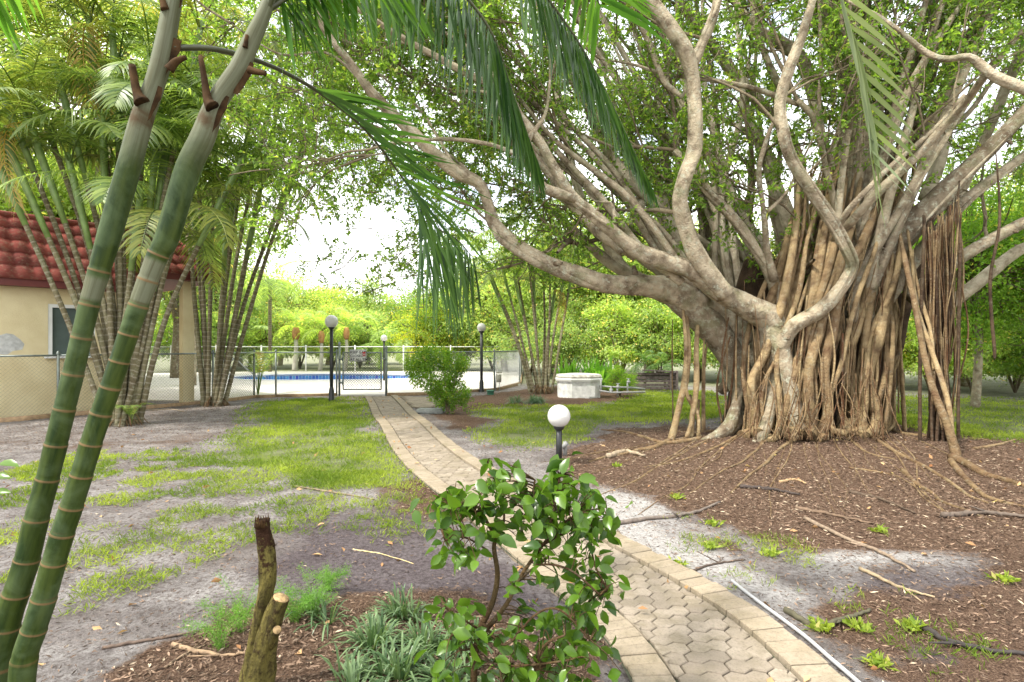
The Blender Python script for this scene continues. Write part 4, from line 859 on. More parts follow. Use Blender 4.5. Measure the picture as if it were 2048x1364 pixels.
# ------------------------------------------------------------------ palm fronds
def frond_on(acc, racc, pts, nl, llen, w=.03, droop=.5, sweep=.55, r0=.012, start=.12, sides=(1, -1), vee=.35, jit=.06, up=UP, dirs=None):
    """rachis along pts, nl leaflets on each side; llen(u) their length"""
    R_ = spline(pts, 40); tube(racc, R_, np.linspace(r0, r0*.25, 40), 6)
    T = nrm(np.gradient(R_, axis=0)); u = np.linspace(start, .995, nl)
    for sd in sides:
        uu = np.clip(u+rng.normal(size=nl)*.004, 0, 1); B = np.stack([np.interp(uu, np.linspace(0, 1, 40), R_[:, i]) for i in range(3)], 1)
        TT = nrm(np.stack([np.interp(uu, np.linspace(0, 1, 40), T[:, i]) for i in range(3)], 1)); S = nrm(np.cross(TT, up))*sd; Nn = np.cross(S, TT)*sd
        if dirs is not None: D = nrm(dirs(uu, sd)+rng.normal(size=(nl, 3))*jit)
        else: D = nrm(S*math.cos(sweep)+TT*(math.sin(sweep)+.5*uu[:, None]**3)+UP*vee*.6+rng.normal(size=(nl, 3))*jit)
        L = (np.array([llen(x) for x in uu])*rng.uniform(.9, 1.1, nl))[:, None]; g = (droop*rng.uniform(.7, 1.3, nl))[:, None]
        wd = nrm(np.cross(D, nrm(Nn+TT*.4))); rows = []
        for q, ww in ((0, .35), (.25, 1.), (.6, .8), (1, 0)):
            ctr = B+D*L*q*(1-.12*g*q)-UP*g*L*q*q*.8
            if ww: rows += [ctr+wd*w*ww/2, ctr-wd*w*ww/2]
            else: rows.append(ctr)
        v = np.stack(rows, 1).reshape(-1, 3); f4 = np.array([[0, 1, 3, 2], [2, 3, 5, 4]]); f3 = np.array([[4, 5, 6]]); b = (np.arange(nl)*7)[:, None, None]
        c = np.stack([rng.random(nl), np.full(nl, random.random()), 0*uu, 1+0*uu], -1)
        acc.add(v, [(f4[None]+b).reshape(-1, 4), (f3[None]+b).reshape(-1, 3)], np.repeat(c, 7, axis=0))
def crown_mesh(nf, L, nl=34, ll=.5, el=(15, 75), w=.028, droop=.7, dead=0, arch=1.0):
    a_ = Acc()
    for i in range(nf):
        az = i*2.4+random.uniform(-.3, .3); e = math.radians(random.uniform(*el)); Lf = L*random.uniform(.8, 1.1); h = V3(math.cos(az), math.sin(az), 0)
        pts = []; p = V3(0, 0, 0); 
        for k in range(7): pts.append(p.copy()); p = p+(h*math.cos(e)+UP*math.sin(e))*Lf/6; e -= arch*random.uniform(.22, .34)
        frond_on(a_, a_, pts, nl, lambda u: ll*(math.sin(math.pi*min(1, u*.8+.18))**.7), w, droop, .5, .014, .18)
    for i in range(dead):
        az = random.uniform(0, 6.3); h = V3(math.cos(az), math.sin(az), 0); pts = [V3(0, 0, 0), h*.3+V3(0, 0, -.1), h*.45+V3(0, 0, -.6), h*.4+V3(0, 0, -1.2)]
        s0 = len(a_.c); frond_on(a_, a_, pts, 22, lambda u: .35*(1-.4*u), .022, 1.1, .5, .012)
        for q in range(s0, len(a_.c)): a_.c[q][:, 1] = .97
    return a_
ARE = [crown_mesh(n_, 1.9, 36, .52, dead=d_).data('areca_crown', M['frond']) for n_, d_ in ((6, 0), (7, 0), (5, 1), (6, 0))]
BIGC = [crown_mesh(11, 2.6, 40, .6, (0, 80), .035, .6).data('palm_crown', M['frond']) for _ in range(2)]
def cane_pts(base, tip, bow): m = (base+tip)/2+bow; return spline([base, base+(m-base)*.5+bow*.25, m, tip], 26)
def areca(name_label, base, tips, group, r=.036, crown=ARE, cs=1., tint=(1, 1, 1, 1), name='palm_clump', root_skirt=True):
    th_ = thing(name, base, name_label, 'palm', group); base = V3(*base)
    for i, (px, py, d, bx) in enumerate(tips):
        b = base+V3(bx*.5, random.uniform(-.2, .2), -.05); tp = P(px, py, d); bow = V3(-(tp[0]-b[0])*.10+random.uniform(-.12, .12), random.uniform(-.1, .1), 0)
        p = cane_pts(b, tp, bow); q = Acc(); rad = np.linspace(r*random.uniform(.95, 1.2), r*.8, 26); rad[0] *= 1.5; tube(q, p, rad, 8, None, .06)
        q.build('trunk', M['cane'], th_)
        o = link('crown', crown[i % len(crown)], th_); dr = nrm(p[-1]-p[-4])
        # crown tilts with its cane; a green crownshaft joins the two
        rot = Vector((0, 0, 1)).rotation_difference(Vector(nrm(dr*.7+UP*.6))).to_matrix().to_4x4() @ Matrix.Rotation(random.uniform(0, 6.3), 4, 'Z')
        s_ = cs*random.uniform(.85, 1.1); o.matrix_basis = Matrix.Translation(Vector(p[-1])-Vector(base)) @ rot @ Matrix.Scale(s_, 4)
        o.matrix_parent_inverse = Matrix(); v_ = random.uniform(.8, 1.25); o.color = (tint[0]*v_*random.choice((1, 1, 1.2)), tint[1]*v_, tint[2]*v_, 1)
        q = Acc(); tube(q, spline([p[-6], p[-1], p[-1]+dr*.25], 8), [r*.95, r*1.15, r*1.25, r*1.2, r*1.1, r*.9, r*.7, r*.4], 8); q.build('crownshaft', M['shaft'], th_)
    if root_skirt:
        q = Acc()
        for i in range(46):
            az = random.uniform(0, 6.3); rr = random.uniform(.08, .34); p0 = base+V3(math.cos(az)*rr*.8, math.sin(az)*rr*.6, random.uniform(.08, .3)); p1 = base+V3(math.cos(az)*(rr+.16), math.sin(az)*(rr+.12), -.03)
            tube(q, [p0, (p0+p1)/2+V3(0, 0, .05), p1], [.012, .011, .008], 4, (.8, 0, .5, 1))
        q.build('root_skirt', M['root'], th_)
    return th_
M['shaft'] = m_plain('green_crownshaft', (.16, .24, .07), .45, 0, .3, 6)
# left clump A near (250, 850), clump B near (430, 812), right clump C near (1085, 785)
A0 = G(245, 850); B0 = G(425, 812); C0 = G(1085, 787)
areca('cluster of slender ringed palm canes right behind the two thick green canes', A0,
 [(140, 330, 11.2, .0), (205, 250, 11.6, -.15), (60, 250, 11, -.3), (15, 290, 10.8, -.35), (-40, 250, 10.6, -.3), (262, 210, 11.8, .1), (300, 120, 12, .1), (350, 180, 12.2, .2), (430, 250, 12.4, .3), (478, 330, 11.9, .4), (238, 130, 12.2, .0), (110, 130, 11.4, -.1), (-30, 100, 11, -.3), (330, 300, 12, .2), (180, 60, 12, .0), (400, 60, 12.2, .25), (10, 30, 11.4, -.2), (280, 400, 11.5, .05), (225, 60, 12, 0), (320, 230, 11.8, .15), (380, 330, 12, .3), (330, 460, 11.8, .2)], 'clumps of slender palms', .056, cs=1.35)
areca('cluster of slender palm canes with exposed roots, left of the tall lamp', B0,
 [(392, 210, 15.2, -.35), (380, 350, 14.8, -.4), (500, 240, 15.4, .0), (560, 120, 15.6, .2), (602, 300, 15.2, .45), (590, 60, 15.8, .3), (440, 110, 15.5, -.1), (475, 330, 14.6, .1), (520, 380, 15, .4), (350, 80, 15.4, -.4), (650, 180, 15.6, .45), (455, 420, 14.7, 0.0)], 'clumps of slender palms', .056, cs=1.45)
areca('clump of slender palms with drooping tops behind the white spa, under the low banyan limb', C0,
 [(982, 560, 20.4, -.8), (1000, 520, 20, -.5), (1020, 470, 20.6, -.3), (1050, 450, 20.2, -.1), (1065, 530, 20, -.1), (1085, 490, 20.5, .0), (1100, 440, 20.5, .2), (1130, 540, 20, .3), (1152, 500, 20.4, .6), (1030, 560, 19.8, -.2), (1110, 580, 20, .2), (960, 500, 20.6, -.6)], 'clumps of slender palms', .045, cs=1.05)
# young palm leaves low round the clump feet
for nm, b_, k_, tl in (('low palm seedling with broad green leaves between the two left cane clusters', G(500, 800)+V3(-.3, 1.2, 0), .9, 1.0), ('low bushy palm seedling at the foot of the thick cane cluster', G(262, 852), .28, 1.3)):
    th_ = thing('young_palm', b_, nm, 'palm'); q = Acc(); s_ = k_
    for i in range(9):
        az = random.uniform(0, 6.3); h = V3(math.cos(az), math.sin(az), 0); pts = [b_, b_+h*.2*s_+UP*.9*s_, b_+h*.7*s_+UP*1.5*s_, b_+h*1.3*s_+UP*1.5*s_]
        frond_on(q, q, pts, 20, lambda u: .45*s_, .04*s_, .5, .5, .012*s_, .3)
    q.build('leaves', M['frond'], th_)
# three pale trunked palms and a bushy one beyond the pool
for px, by, ty, w_, lb in ((589, 752, 655, 11, 'palm with white trunk and orange crown base beyond the pool, leftmost of three'), (640, 752, 662, 9, 'palm with white trunk and orange crown base beyond the pool, middle of three'), (690, 751, 655, 9, 'palm with white trunk and orange crown base beyond the pool, behind the gate sign')):
    d = 35.; b = V3((px-CX)/F*d, d, 0); th_ = thing('palm_tree', b, lb, 'palm', 'white trunked palms beyond the pool'); tp = P(px+3, ty+24, d); q = Acc(); r_ = w_*.5*d/F*.85
    tube(q, spline([b, (b+tp)/2+V3(.05, 0, 0), tp], 20), np.linspace(r_*1.2, r_*.8, 20), 10); q.build('trunk', M['trunk_pale'], th_)
    q = Acc(); tube(q, [tp, tp+V3(0, 0, .25), tp+V3(0, 0, .5), tp+V3(0, 0, .75)], [r_*1.1, r_*1.7, r_*1.7, r_*1.1], 10); q.build('crownshaft', M['crownshaft'], th_)
    o = link('crown', BIGC[0], th_); o.matrix_parent_inverse = Matrix(); o.location = Vector(tp-b+V3(0, 0, .8)); o.scale = (.8,)*3; o.color = (2.3, 2.1, 2.2, 1); o.rotation_euler.z = px
for i, (px, py, d, s_, lb) in enumerate(((760, 690, 37, 1.2, 'bushy arching palm beyond the pool, left of the small far lamp'), (815, 680, 37, 1.25, 'bushy arching palm beyond the pool, directly over the round bush'), (500, 690, 37, 1.2, 'bushy yellowish palm beyond the pool at its left end'), (1330, 730, 21.5, .42, 'saw palmetto with grey dry leaves growing out of the wooden planter'), (1290, 728, 22, .40, 'green saw palmetto at the left end of the wooden planter'), (540, 560, 33, 1.1, 'yellow green palm top behind the canes left of the pool'))):
    p = P(px, py, d); b = V3(p[0], p[1], 0); th_ = thing('palm_tree', b, lb, 'palm'); q = Acc(); tube(q, [b, b*.5+p*.5, p], .1 if s_ > .5 else .05, 8); q.build('trunk', M['cane'], th_)
    o = link('crown', BIGC[i % 2], th_); o.matrix_parent_inverse = Matrix(); o.location = Vector(p-b); o.scale = (s_,)*3; o.rotation_euler.z = i*1.3; o.color = (2.0, 1.9, 2.2, 1) if s_ > .5 else (.9, 1.1, 1.3, 1)

# ------------------------------------------------------------------ the two near palms with thick green canes
t = NT('green_cane'); tv = t.attr('tuv'); o_ = t.obj(); cc = t.col()
n1 = t.noise(t.map(tv, (30, 30, 4)), 1., 6, .6); n2 = t.noise(o_, 5.5, 6, .65, .6)
k = t.mix(t.ramp(n1, [(.38, 0.), (.62, 1.)]), (.011, .027, .003), (.044, .066, .010))
k = t.mix(t.math('MULTIPLY', t.ramp(n2, [(.47, 0.), (.66, 1.)]), .7), k, (.08, .115, .05))
k = t.mix(t.ramp(t.math('ADD', cc['Green'], t.math('MULTIPLY', t.math('SUBTRACT', n2, .5), .7)), [(.30, 0.), (.85, 1.)]), k, t.mix(t.ramp(t.noise(t.map(tv, (70, 70, 2.5)), 1., 6, .7), [(.42, 0.), (.62, 1.)]), (.135, .145, .09), (.085, .085, .045)))
k = t.mix(t.ramp(t.math('ADD', cc['Blue'], t.math('MULTIPLY', t.math('SUBTRACT', n1, .5), .5)), [(.45, 0.), (.8, .9)]), k, (.15, .095, .04))
k = t.mix(t.ramp(t.math('ADD', cc['Red'], t.math('MULTIPLY', t.math('SUBTRACT', n2, .5), 2.2)), [(.55, 0.), (.95, .9)]), k, (.065, .038, .014))
M['green_cane'] = t.out(t.bsdf(k, t.ramp(n2, [(.4, .5), (.6, .72)]), t.bump(t.noise(t.map(tv, (60, 60, 6)), 1., 4), .001, .5), spec=.22))
M['sheath'] = m_plain('brown_leaf_sheath', (.05, .028, .012), .85, 0, .7, 22, .003, .1)
M['petiole'] = m_plain('dark_petiole', (.05, .055, .02), .45, 0, .4, 12)
def near_cane(rows, nodes, bloom, d, brown_top, lb):
    pts, rad = P3(rows, 420); base = pts[0].copy(); base[2] = gz1(base[0], base[1]); th_ = thing('near_palm', base, lb, 'palm', 'two near palms with thick green canes')
    ys = HZ-(pts[:, 2]-CH)/pts[:, 1]*F; r = rad.copy(); C = np.zeros((len(pts), 4)); C[:, 3] = 1
    ln = np.concatenate([[0], np.cumsum(np.linalg.norm(np.diff(pts, axis=0), axis=1))])
    for ny in nodes:
        l0 = np.interp(-ny, -ys, ln); dl = ln-l0
        r *= 1+.055*np.exp(-(dl/.006)**2)+.03*np.exp(-((dl+.02)/.03)**2)-.035*np.exp(-((dl-.012)/.008)**2)
        C[:, 2] = np.maximum(C[:, 2], np.exp(-(dl/.0055)**2)); C[:, 0] = np.maximum(C[:, 0], .55*np.exp(-((dl-.012)/.008)**2))
    for y0, y1, s_ in bloom: C[:, 1] = np.maximum(C[:, 1], s_*np.clip((ys-y0)/(200 if y0 < 0 else 14), 0, 1)*np.clip((y1-ys)/(160 if y0 < 0 else 14), 0, 1))
    for y0, y1, s_ in brown_top: C[:, 0] = np.maximum(C[:, 0], s_*np.exp(-((ys-(y0+y1)/2)/((y1-y0)/2))**2))
    q = Acc(); tube(q, pts, r, 32, C, .0); q.build('trunk', M['green_cane'], th_); return th_, pts, rad, ys
c1, q1, r1, y1_ = near_cane([(-60, 1600, 2.05, 66), (-20, 1420, 2.0, 64), (12, 1255, 2.0, 62), (33, 1184, 2.0, 59), (54, 1119, 2.0, 56), (73, 1038, 2.0, 54), (95, 958, 2.0, 50), (112, 889, 2.0, 49), (129, 818, 2.0, 47), (146, 748, 2.0, 46), (163, 675, 2.0, 44), (179, 609, 2.0, 44), (197, 547, 2.0, 46), (219, 470, 2.0, 51), (255, 345, 2.0, 51), (283, 241, 2.0, 48), (308, 172, 2.0, 43), (327, 103, 2.0, 43), (346, 0, 2.0, 38), (365, -90, 2.0, 34), (380, -180, 2.0, 26)],
    [541, 609, 675, 748, 818, 889, 958, 1038, 1119, 1187, 1255, 1334, 1420, 1510], [(545, 607, .8), (-400, 390, 1.), (820, 885, .15)], 2., [(210, 262, .75), (110, 145, .55), (0, 30, .4)], 'thick green palm cane leaning across the left foreground, upper left one of the pair')
c2, q2, r2, y2_ = near_cane([(30, 1600, 1.95, 64), (40, 1420, 1.93, 60), (49, 1319, 1.92, 58), (68, 1259, 1.92, 56), (88, 1197, 1.92, 55), (108, 1125, 1.92, 53), (125, 1067, 1.92, 52), (143, 1013, 1.92, 50), (163, 950, 1.92, 48), (182, 887, 1.92, 47), (202, 827, 1.92, 46), (221, 774, 1.92, 44), (239, 722, 1.92, 43), (257, 668, 1.92, 42), (277, 611, 1.92, 42), (296, 560, 1.92, 43), (316, 510, 1.92, 45), (336, 470, 1.92, 51), (373, 345, 1.92, 52), (405, 276, 1.92, 51), (432, 207, 1.92, 43), (477, 138, 1.92, 40), (501, 86, 1.92, 36), (525, 34, 1.92, 30), (545, -20, 1.92, 24), (570, -90, 1.92, 16)],
    [508, 560, 611, 668, 722, 774, 827, 887, 950, 1013, 1067, 1125, 1197, 1259, 1319, 1400, 1480], [(510, 611, .9), (-400, 390, 1.), (775, 825, .2)], 2., [(212, 265, .75), (135, 170, .5)], 'thick green palm cane leaning across the left foreground, lower right one of the pair')
def sheath(th_, cx, cy, d, w, stub, nm='leaf_sheath'):
    """torn brown leaf base hugging the cane plus its cut stalk"""
    q = Acc(); c_ = P(cx, cy, d-.002); W = w*d/F/2*.80
    ax = nrm(P(stub[0][0], stub[0][1]-70, d)-P(stub[0][0]-28, stub[0][1], d)); S = nrm(np.cross(ax, V3(0, -1, 0)))
    K, Lr = 15, 12; vs = []
    for i in range(Lr+1):
        u = i/Lr; hw = W*(.2+.68*math.sin(math.pi*min(1, .08+u*.62)))
        for j in range(K+1):
            s_ = j/K*2-1; edge = .12*random.uniform(-1, 1)*(abs(s_) > .85)
            y_ = -math.sqrt(max(0, 1-(s_*hw/(W*1.25))**2))*W*1.02
            vs.append(c_+S*s_*hw*(1+edge)+V3(0, -1, 0)*(-y_-W*.92+.004)+ax*(u-.6)*W*5.2)
    i = np.arange(Lr)[:, None]*(K+1); j = np.arange(K)[None]; f = np.stack([i+j, i+j+1, i+K+2+j, i+K+1+j], -1).reshape(-1, 4)
    q.add(np.array(vs), f); tube(q, spline([P(a_, b_, d-.03) for a_, b_, _ in stub], 14), np.interp(np.linspace(0, 1, 14), np.linspace(0, 1, len(stub)), [s[2]*d/F/2 for s in stub]), 10, None, .15)
    q.build(nm, M['sheath'], th_)
sheath(c1, 300, 205, 1.99, 44, [(284, 205, 30), (276, 190, 18), (270, 165, 14), (264, 130, 13)])
sheath(c1, 342, 108, 2.0, 38, [(338, 140, 20), (350, 125, 16), (362, 118, 12), (372, 115, 10)])
sheath(c1, 345, 22, 2.0, 34, [(330, 20, 16), (325, 0, 12), (318, -40, 10)])
sheath(c2, 434, 222, 1.91, 42, [(425, 214, 28), (416, 200, 18), (410, 165, 13), (401, 112, 9)])
sheath(c2, 488, 150, 1.92, 34, [(498, 140, 16), (510, 143, 13), (532, 147, 10)])
sheath(c2, 500, 105, 1.92, 22, [(490, 95, 10), (492, 85, 8), (494, 70, 6)])
def nfrond(th_, rows, nl, ll, mat='frond_dark', w=.03, **kw):
    pts = [P(*r) for r in rows]; q = Acc(); rq = Acc(); frond_on(q, rq, pts, nl, ll, w, **kw); f_ = q.build('frond', M[mat], th_); rq.build('petiole', M['petiole'], f_); return f_
# long frond from cane 1 to the hanging curtain left of centre
def dcur(u, sd):
    a_ = np.array([.95*sd*0+.95, .25, .05]); b_ = np.array([.05+.10*sd, .05, -1.]); k = np.clip((u-.62)/.12, 0, 1)[:, None]; return a_*(1-k)*(1 if sd > 0 else .6)+b_*k+(1-k)*V3(0, 0, .15*sd-.1)
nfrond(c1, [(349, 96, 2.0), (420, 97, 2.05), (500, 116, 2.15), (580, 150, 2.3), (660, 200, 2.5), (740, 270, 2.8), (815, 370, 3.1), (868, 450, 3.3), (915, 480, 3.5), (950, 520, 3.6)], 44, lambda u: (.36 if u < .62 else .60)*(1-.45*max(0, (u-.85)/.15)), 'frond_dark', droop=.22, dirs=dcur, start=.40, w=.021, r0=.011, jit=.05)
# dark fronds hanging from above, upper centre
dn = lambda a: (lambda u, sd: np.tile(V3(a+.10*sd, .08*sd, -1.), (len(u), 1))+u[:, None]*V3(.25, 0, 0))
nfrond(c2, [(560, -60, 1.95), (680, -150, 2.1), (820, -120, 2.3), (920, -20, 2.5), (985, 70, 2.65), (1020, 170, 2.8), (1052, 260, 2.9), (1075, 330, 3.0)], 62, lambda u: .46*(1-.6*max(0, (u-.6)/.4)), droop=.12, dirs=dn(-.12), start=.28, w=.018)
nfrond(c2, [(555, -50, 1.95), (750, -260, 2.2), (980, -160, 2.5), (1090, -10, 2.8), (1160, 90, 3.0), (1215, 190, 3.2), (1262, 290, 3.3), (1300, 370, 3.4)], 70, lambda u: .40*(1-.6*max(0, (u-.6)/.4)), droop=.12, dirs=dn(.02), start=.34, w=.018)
# soft green fronds sprouting at the top of cane 2
nfrond(c2, [(535, 20, 1.92), (580, -10, 1.95), (650, -60, 2.0), (740, -60, 2.2), (820, -10, 2.4)], 40, lambda u: .25, 'frond_mid', droop=.2, dirs=lambda u, sd: np.tile(V3(.4+.3*sd, .1, -.9), (len(u), 1)), start=.15, w=.03)
nfrond(c2, [(530, 30, 1.92), (560, -40, 1.9), (620, -120, 1.95), (560, -200, 2.1)], 30, lambda u: .4, 'frond_mid', start=.3)
nfrond(c1, [(360, -60, 2.0), (300, -200, 2.1), (180, -260, 2.2), (20, -180, 2.3), (-60, -60, 2.4)], 40, lambda u: .4, 'frond_mid', start=.3, droop=.3)
nfrond(c2, [(560, -60, 1.92), (760, -330, 2.2), (1000, -300, 2.6), (1120, -140, 2.8), (1200, 10, 3.0)], 36, lambda u: .4, 'frond_mid', start=.45, droop=.3)
# palm out of frame on the right: only its pale hanging frond is seen
b = V3(3.6, 1.2, 0); th_ = thing('near_palm', b, 'pale grey green palm frond hanging from above in front of the banyan trunk, upper right', 'palm'); q = Acc(); tube(q, spline([b, b+V3(.1, 0, 2), b+V3(-.3, .3, 4.2)], 20), .06, 12); q.build('trunk', M['cane'], th_)
top = b+V3(-.3, .3, 4.2); q = Acc(); rq = Acc()
def dpl(u, sd): return np.stack([.55+.25*sd+0*u, .1+0*u, -.55-.35*u+.25*sd], 1)
frond_on(q, rq, [top, top+V3(-.5, .6, .1), P(1660, -160, 2.9), P(1680, -20, 3.0), P(1712, 110, 3.05), P(1735, 230, 3.1), P(1742, 320, 3.1)], 13, lambda u: .46-.1*u, .026, .12, dirs=dpl, start=.5, r0=.012, jit=.05)
f_ = q.build('frond', M['frond_pale'], th_); rq.build('petiole', M['frond_pale'], f_)

# ------------------------------------------------------------------ trees and shrubs: crown meshes made once, many leaf faces
def crown_data(n_cl, per, R, leaf, squash=.8, low=0., name='crown', seed=0):
    """clustered leaf crown: clusters scattered through an uneven volume"""
    g = np.random.default_rng(seed); a_ = Acc(); tw = Acc(); C_ = []
    while len(C_) < n_cl:
        p = g.normal(size=3)*.5; l = np.linalg.norm(p)
        if l > 1.0 or (l < .45 and g.random() < .6): continue
        az = math.atan2(p[1], p[0]); lim = .75+.25*math.sin(az*3+seed)*math.cos(p[2]*4+seed)
        if l > lim+.15: continue
        C_.append(p)
    C_ = np.array(C_)*R*(1, 1, squash); C_[:, 2] = np.maximum(C_[:, 2], -R*squash*(1-low)*.9)
    for p in C_:
        k = int(per*g.uniform(.6, 1.4)); s_ = R*g.uniform(.075, .16); b = p+g.normal(size=(k, 3))*s_*(1, 1, .6)
        d = nrm(g.normal(size=(k, 3))+nrm(p)*.6-V3(0, 0, .2)); v = g.random()*.5
        sz = leaf*g.uniform(.7, 1.25, k); c = np.stack([np.clip(v+g.random(k)*.5, 0, 1), g.random(k), 0*sz, 1+0*sz], -1); leaves(a_, b, d, sz, sz*.5, c)
        q = p*.15; tube(tw, spline([q, (q+p)/2+g.normal(size=3)*R*.05, p], 6), np.linspace(R*.016, R*.003, 6), 4, None, cap=False)
    return a_.data(name, M['leaf']), tw.data(name+'_branches', M['twig'])
CR = [crown_data(190, 120, 2.6, .11, .85, 0, 'tree_crown', 1), crown_data(200, 110, 2.6, .10, .7, 0, 'tree_crown', 2), crown_data(160, 130, 2.6, .125, 1.0, 0, 'tree_crown', 3), crown_data(80, 60, 2.6, .10, .85, 0, 'tree_crown', 6), crown_data(75, 66, 2.6, .11, 1.0, 0, 'tree_crown', 7)]
SH = [crown_data(110, 110, 1.0, .05, .85, .5, 'shrub_crown', 4), crown_data(100, 120, 1.0, .058, .9, .6, 'shrub_crown', 5)]
def tree(px, d, h, R, lb, tint=(1, 1, 1), v=0, cat='tree', group=None, name='tree', sq=1.):
    b = V3((px-CX)/F*d, d, 0); th_ = thing(name, b, lb, cat, group); q = Acc(); cz = h-R*.8*sq
    tube(q, spline([b+V3(0, 0, -.1), b+V3(random.uniform(-.2, .2), 0, cz*.5), b+V3(0, 0, cz)], 14), np.linspace(.05*R, .025*R, 14), 8, None, .1)
    for i in range(4):
        az = i*1.6+random.random(); s0 = b+V3(0, 0, cz*random.uniform(.4, .8)); e = b+V3(math.cos(az)*R*.5, math.sin(az)*R*.5, cz+R*.2*random.random()); tube(q, spline([s0, (s0+e)/2+V3(0, 0, -.1), e], 8), np.linspace(.025*R, .01*R, 8), 6, None, .1)
    q.build('trunk', M['bark'], th_); s_ = R/2.6
    for nm, dt in (('crown', CR[v][0]), ('branches', CR[v][1])):
        o = link(nm, dt, th_); o.matrix_parent_inverse = Matrix(); o.location = (0, 0, cz); o.scale = (s_, s_, s_*sq); o.rotation_euler.z = (px*1.7) % 6.28; hv = (math.sin(px*12.9)*43758.5) % 1; o.color = (tint[0]*(.8+.35*hv), tint[1]*(.85+.25*hv), tint[2]*(1.1-.3*hv), 1)
    return th_
def shrub(px, by, d, R, lb, tint=(1, 1, 1), v=0, sq=1., cat='shrub', group=None, name='shrub', zc=None):
    b = V3((px-CX)/F*d, d, 0) if by is None else G(px, by); th_ = thing(name, b, lb, cat, group); cz = R*.8*sq if zc is None else zc; q = Acc()
    for i in range(6):
        az = i*1.05; tube(q, [b, b+V3(math.cos(az)*R*.15, math.sin(az)*R*.15, cz*.5), b+V3(math.cos(az)*R*.5, math.sin(az)*R*.5, cz)], [.02*R, .016*R, .008*R], 5)
    q.build('stems', M['twig'], th_); 
    for nm, dt in (('crown', SH[v][0]), ('branches', SH[v][1])):
        o = link(nm, dt, th_); o.matrix_parent_inverse = Matrix(); o.location = (0, 0, cz); o.scale = (R, R, R*sq); o.rotation_euler.z = (px*2.3) % 6.28; o.color = tint+(1,)
    return th_
Y = (2.3, 1.85, 3.4); LG = (1.7, 1.45, 3.0); GR = (1., 1., 1.); DK = (1.2, 1.3, 1.2)  # pale tints put distance haze and extra brightness into the leaf colour
for a_ in [
 (560, 44, 7.6, 4.2, 'tall green tree beyond the pool, behind the leftmost white trunked palm', LG, 0), (655, 46, 7.0, 3.8, 'bushy light green tree beyond the pool, behind the middle white trunked palm', Y, 1), (735, 48, 6.6, 3.8, 'light green tree beyond the pool above the gate', LG, 2),
 (850, 46, 6.2, 3.8, 'green tree beyond the pool, seen through the hanging frond', GR, 0), (480, 42, 7.5, 4, 'pale yellow green tree beyond the pool at the left end', Y, 1), (400, 38, 8, 4.2, 'bright green tree beyond the pool behind the left palm canes', LG, 2),
 (930, 36, 6.8, 4, 'green tree behind the tall lamp on the right', GR, 1), (1010, 34, 7.5, 4.2, 'light green tree behind the slender palm clump', LG, 0), (1110, 32, 8.5, 4.6, 'large light green tree rising behind the slender palm clump', LG, 1),
 (1200, 30, 8.5, 4.4, 'bright green tree behind the spa', LG, 2), (1300, 29, 8.5, 4.4, 'bright green tree behind the wooden planter', LG, 0), (1400, 30, 9, 4.6, 'light green tree just left of the banyan trunk, in the background', LG, 1),
 (1500, 28, 8, 4.4, 'green tree standing behind the banyan trunk, left side', LG, 3), (1640, 28, 8, 4.4, 'green tree standing behind the banyan trunk, right side', LG, 4), (1800, 24, 8., 4.2, 'yellow green tree right of the banyan trunk', Y, 1),
 (1930, 22, 6.8, 3.6, 'bright yellow green tree behind the dark root column', Y, 0), (2040, 24, 8.0, 4.2, 'bright yellow green tree at the right edge, in the background', Y, 2), (2150, 20, 8, 4, 'light green tree at the far right edge', LG, 1),
 (2300, 24, 10, 5, 'green tree outside the right edge', GR, 0), (20, 19, 13.5, 4.4, 'very tall airy tree above the palm tops at the left edge', LG, 3), (200, 21, 15, 4.8, 'very tall airy tree above the palm tops left of the thick canes', Y, 3), (380, 22, 15.5, 4.6, 'very tall airy tree above the palm tops right of the thick canes', LG, 4), (-40, 24, 10, 4.6, 'bright green tree behind the house roof at the left edge', LG, 0), (110, 23, 10.5, 4.6, 'yellow green tree rising over the red roof', Y, 1), (250, 25, 11, 4.8, 'green tree behind the red roof and the palm tops', LG, 2), (350, 27, 11, 4.8, 'green tree behind the right end of the red roof', LG, 0), (-180, 18, 10, 4.5, 'green tree outside the left edge', GR, 1)]:
    tree(*a_[:5], tint=a_[5], v=a_[6], group='trees in the background')
for a_ in [
 (1950, 14.5, 5.2, 2.2, 'dark leaved small tree with broad leaves right of the root column', DK, 2), (2060, 15.5, 5.8, 2.3, 'dark leaved small tree at the right edge', (1.2, 1.2, .7), 0)]:
    tree(*a_[:5], tint=a_[5], v=a_[6], group='small dark trees at the right')
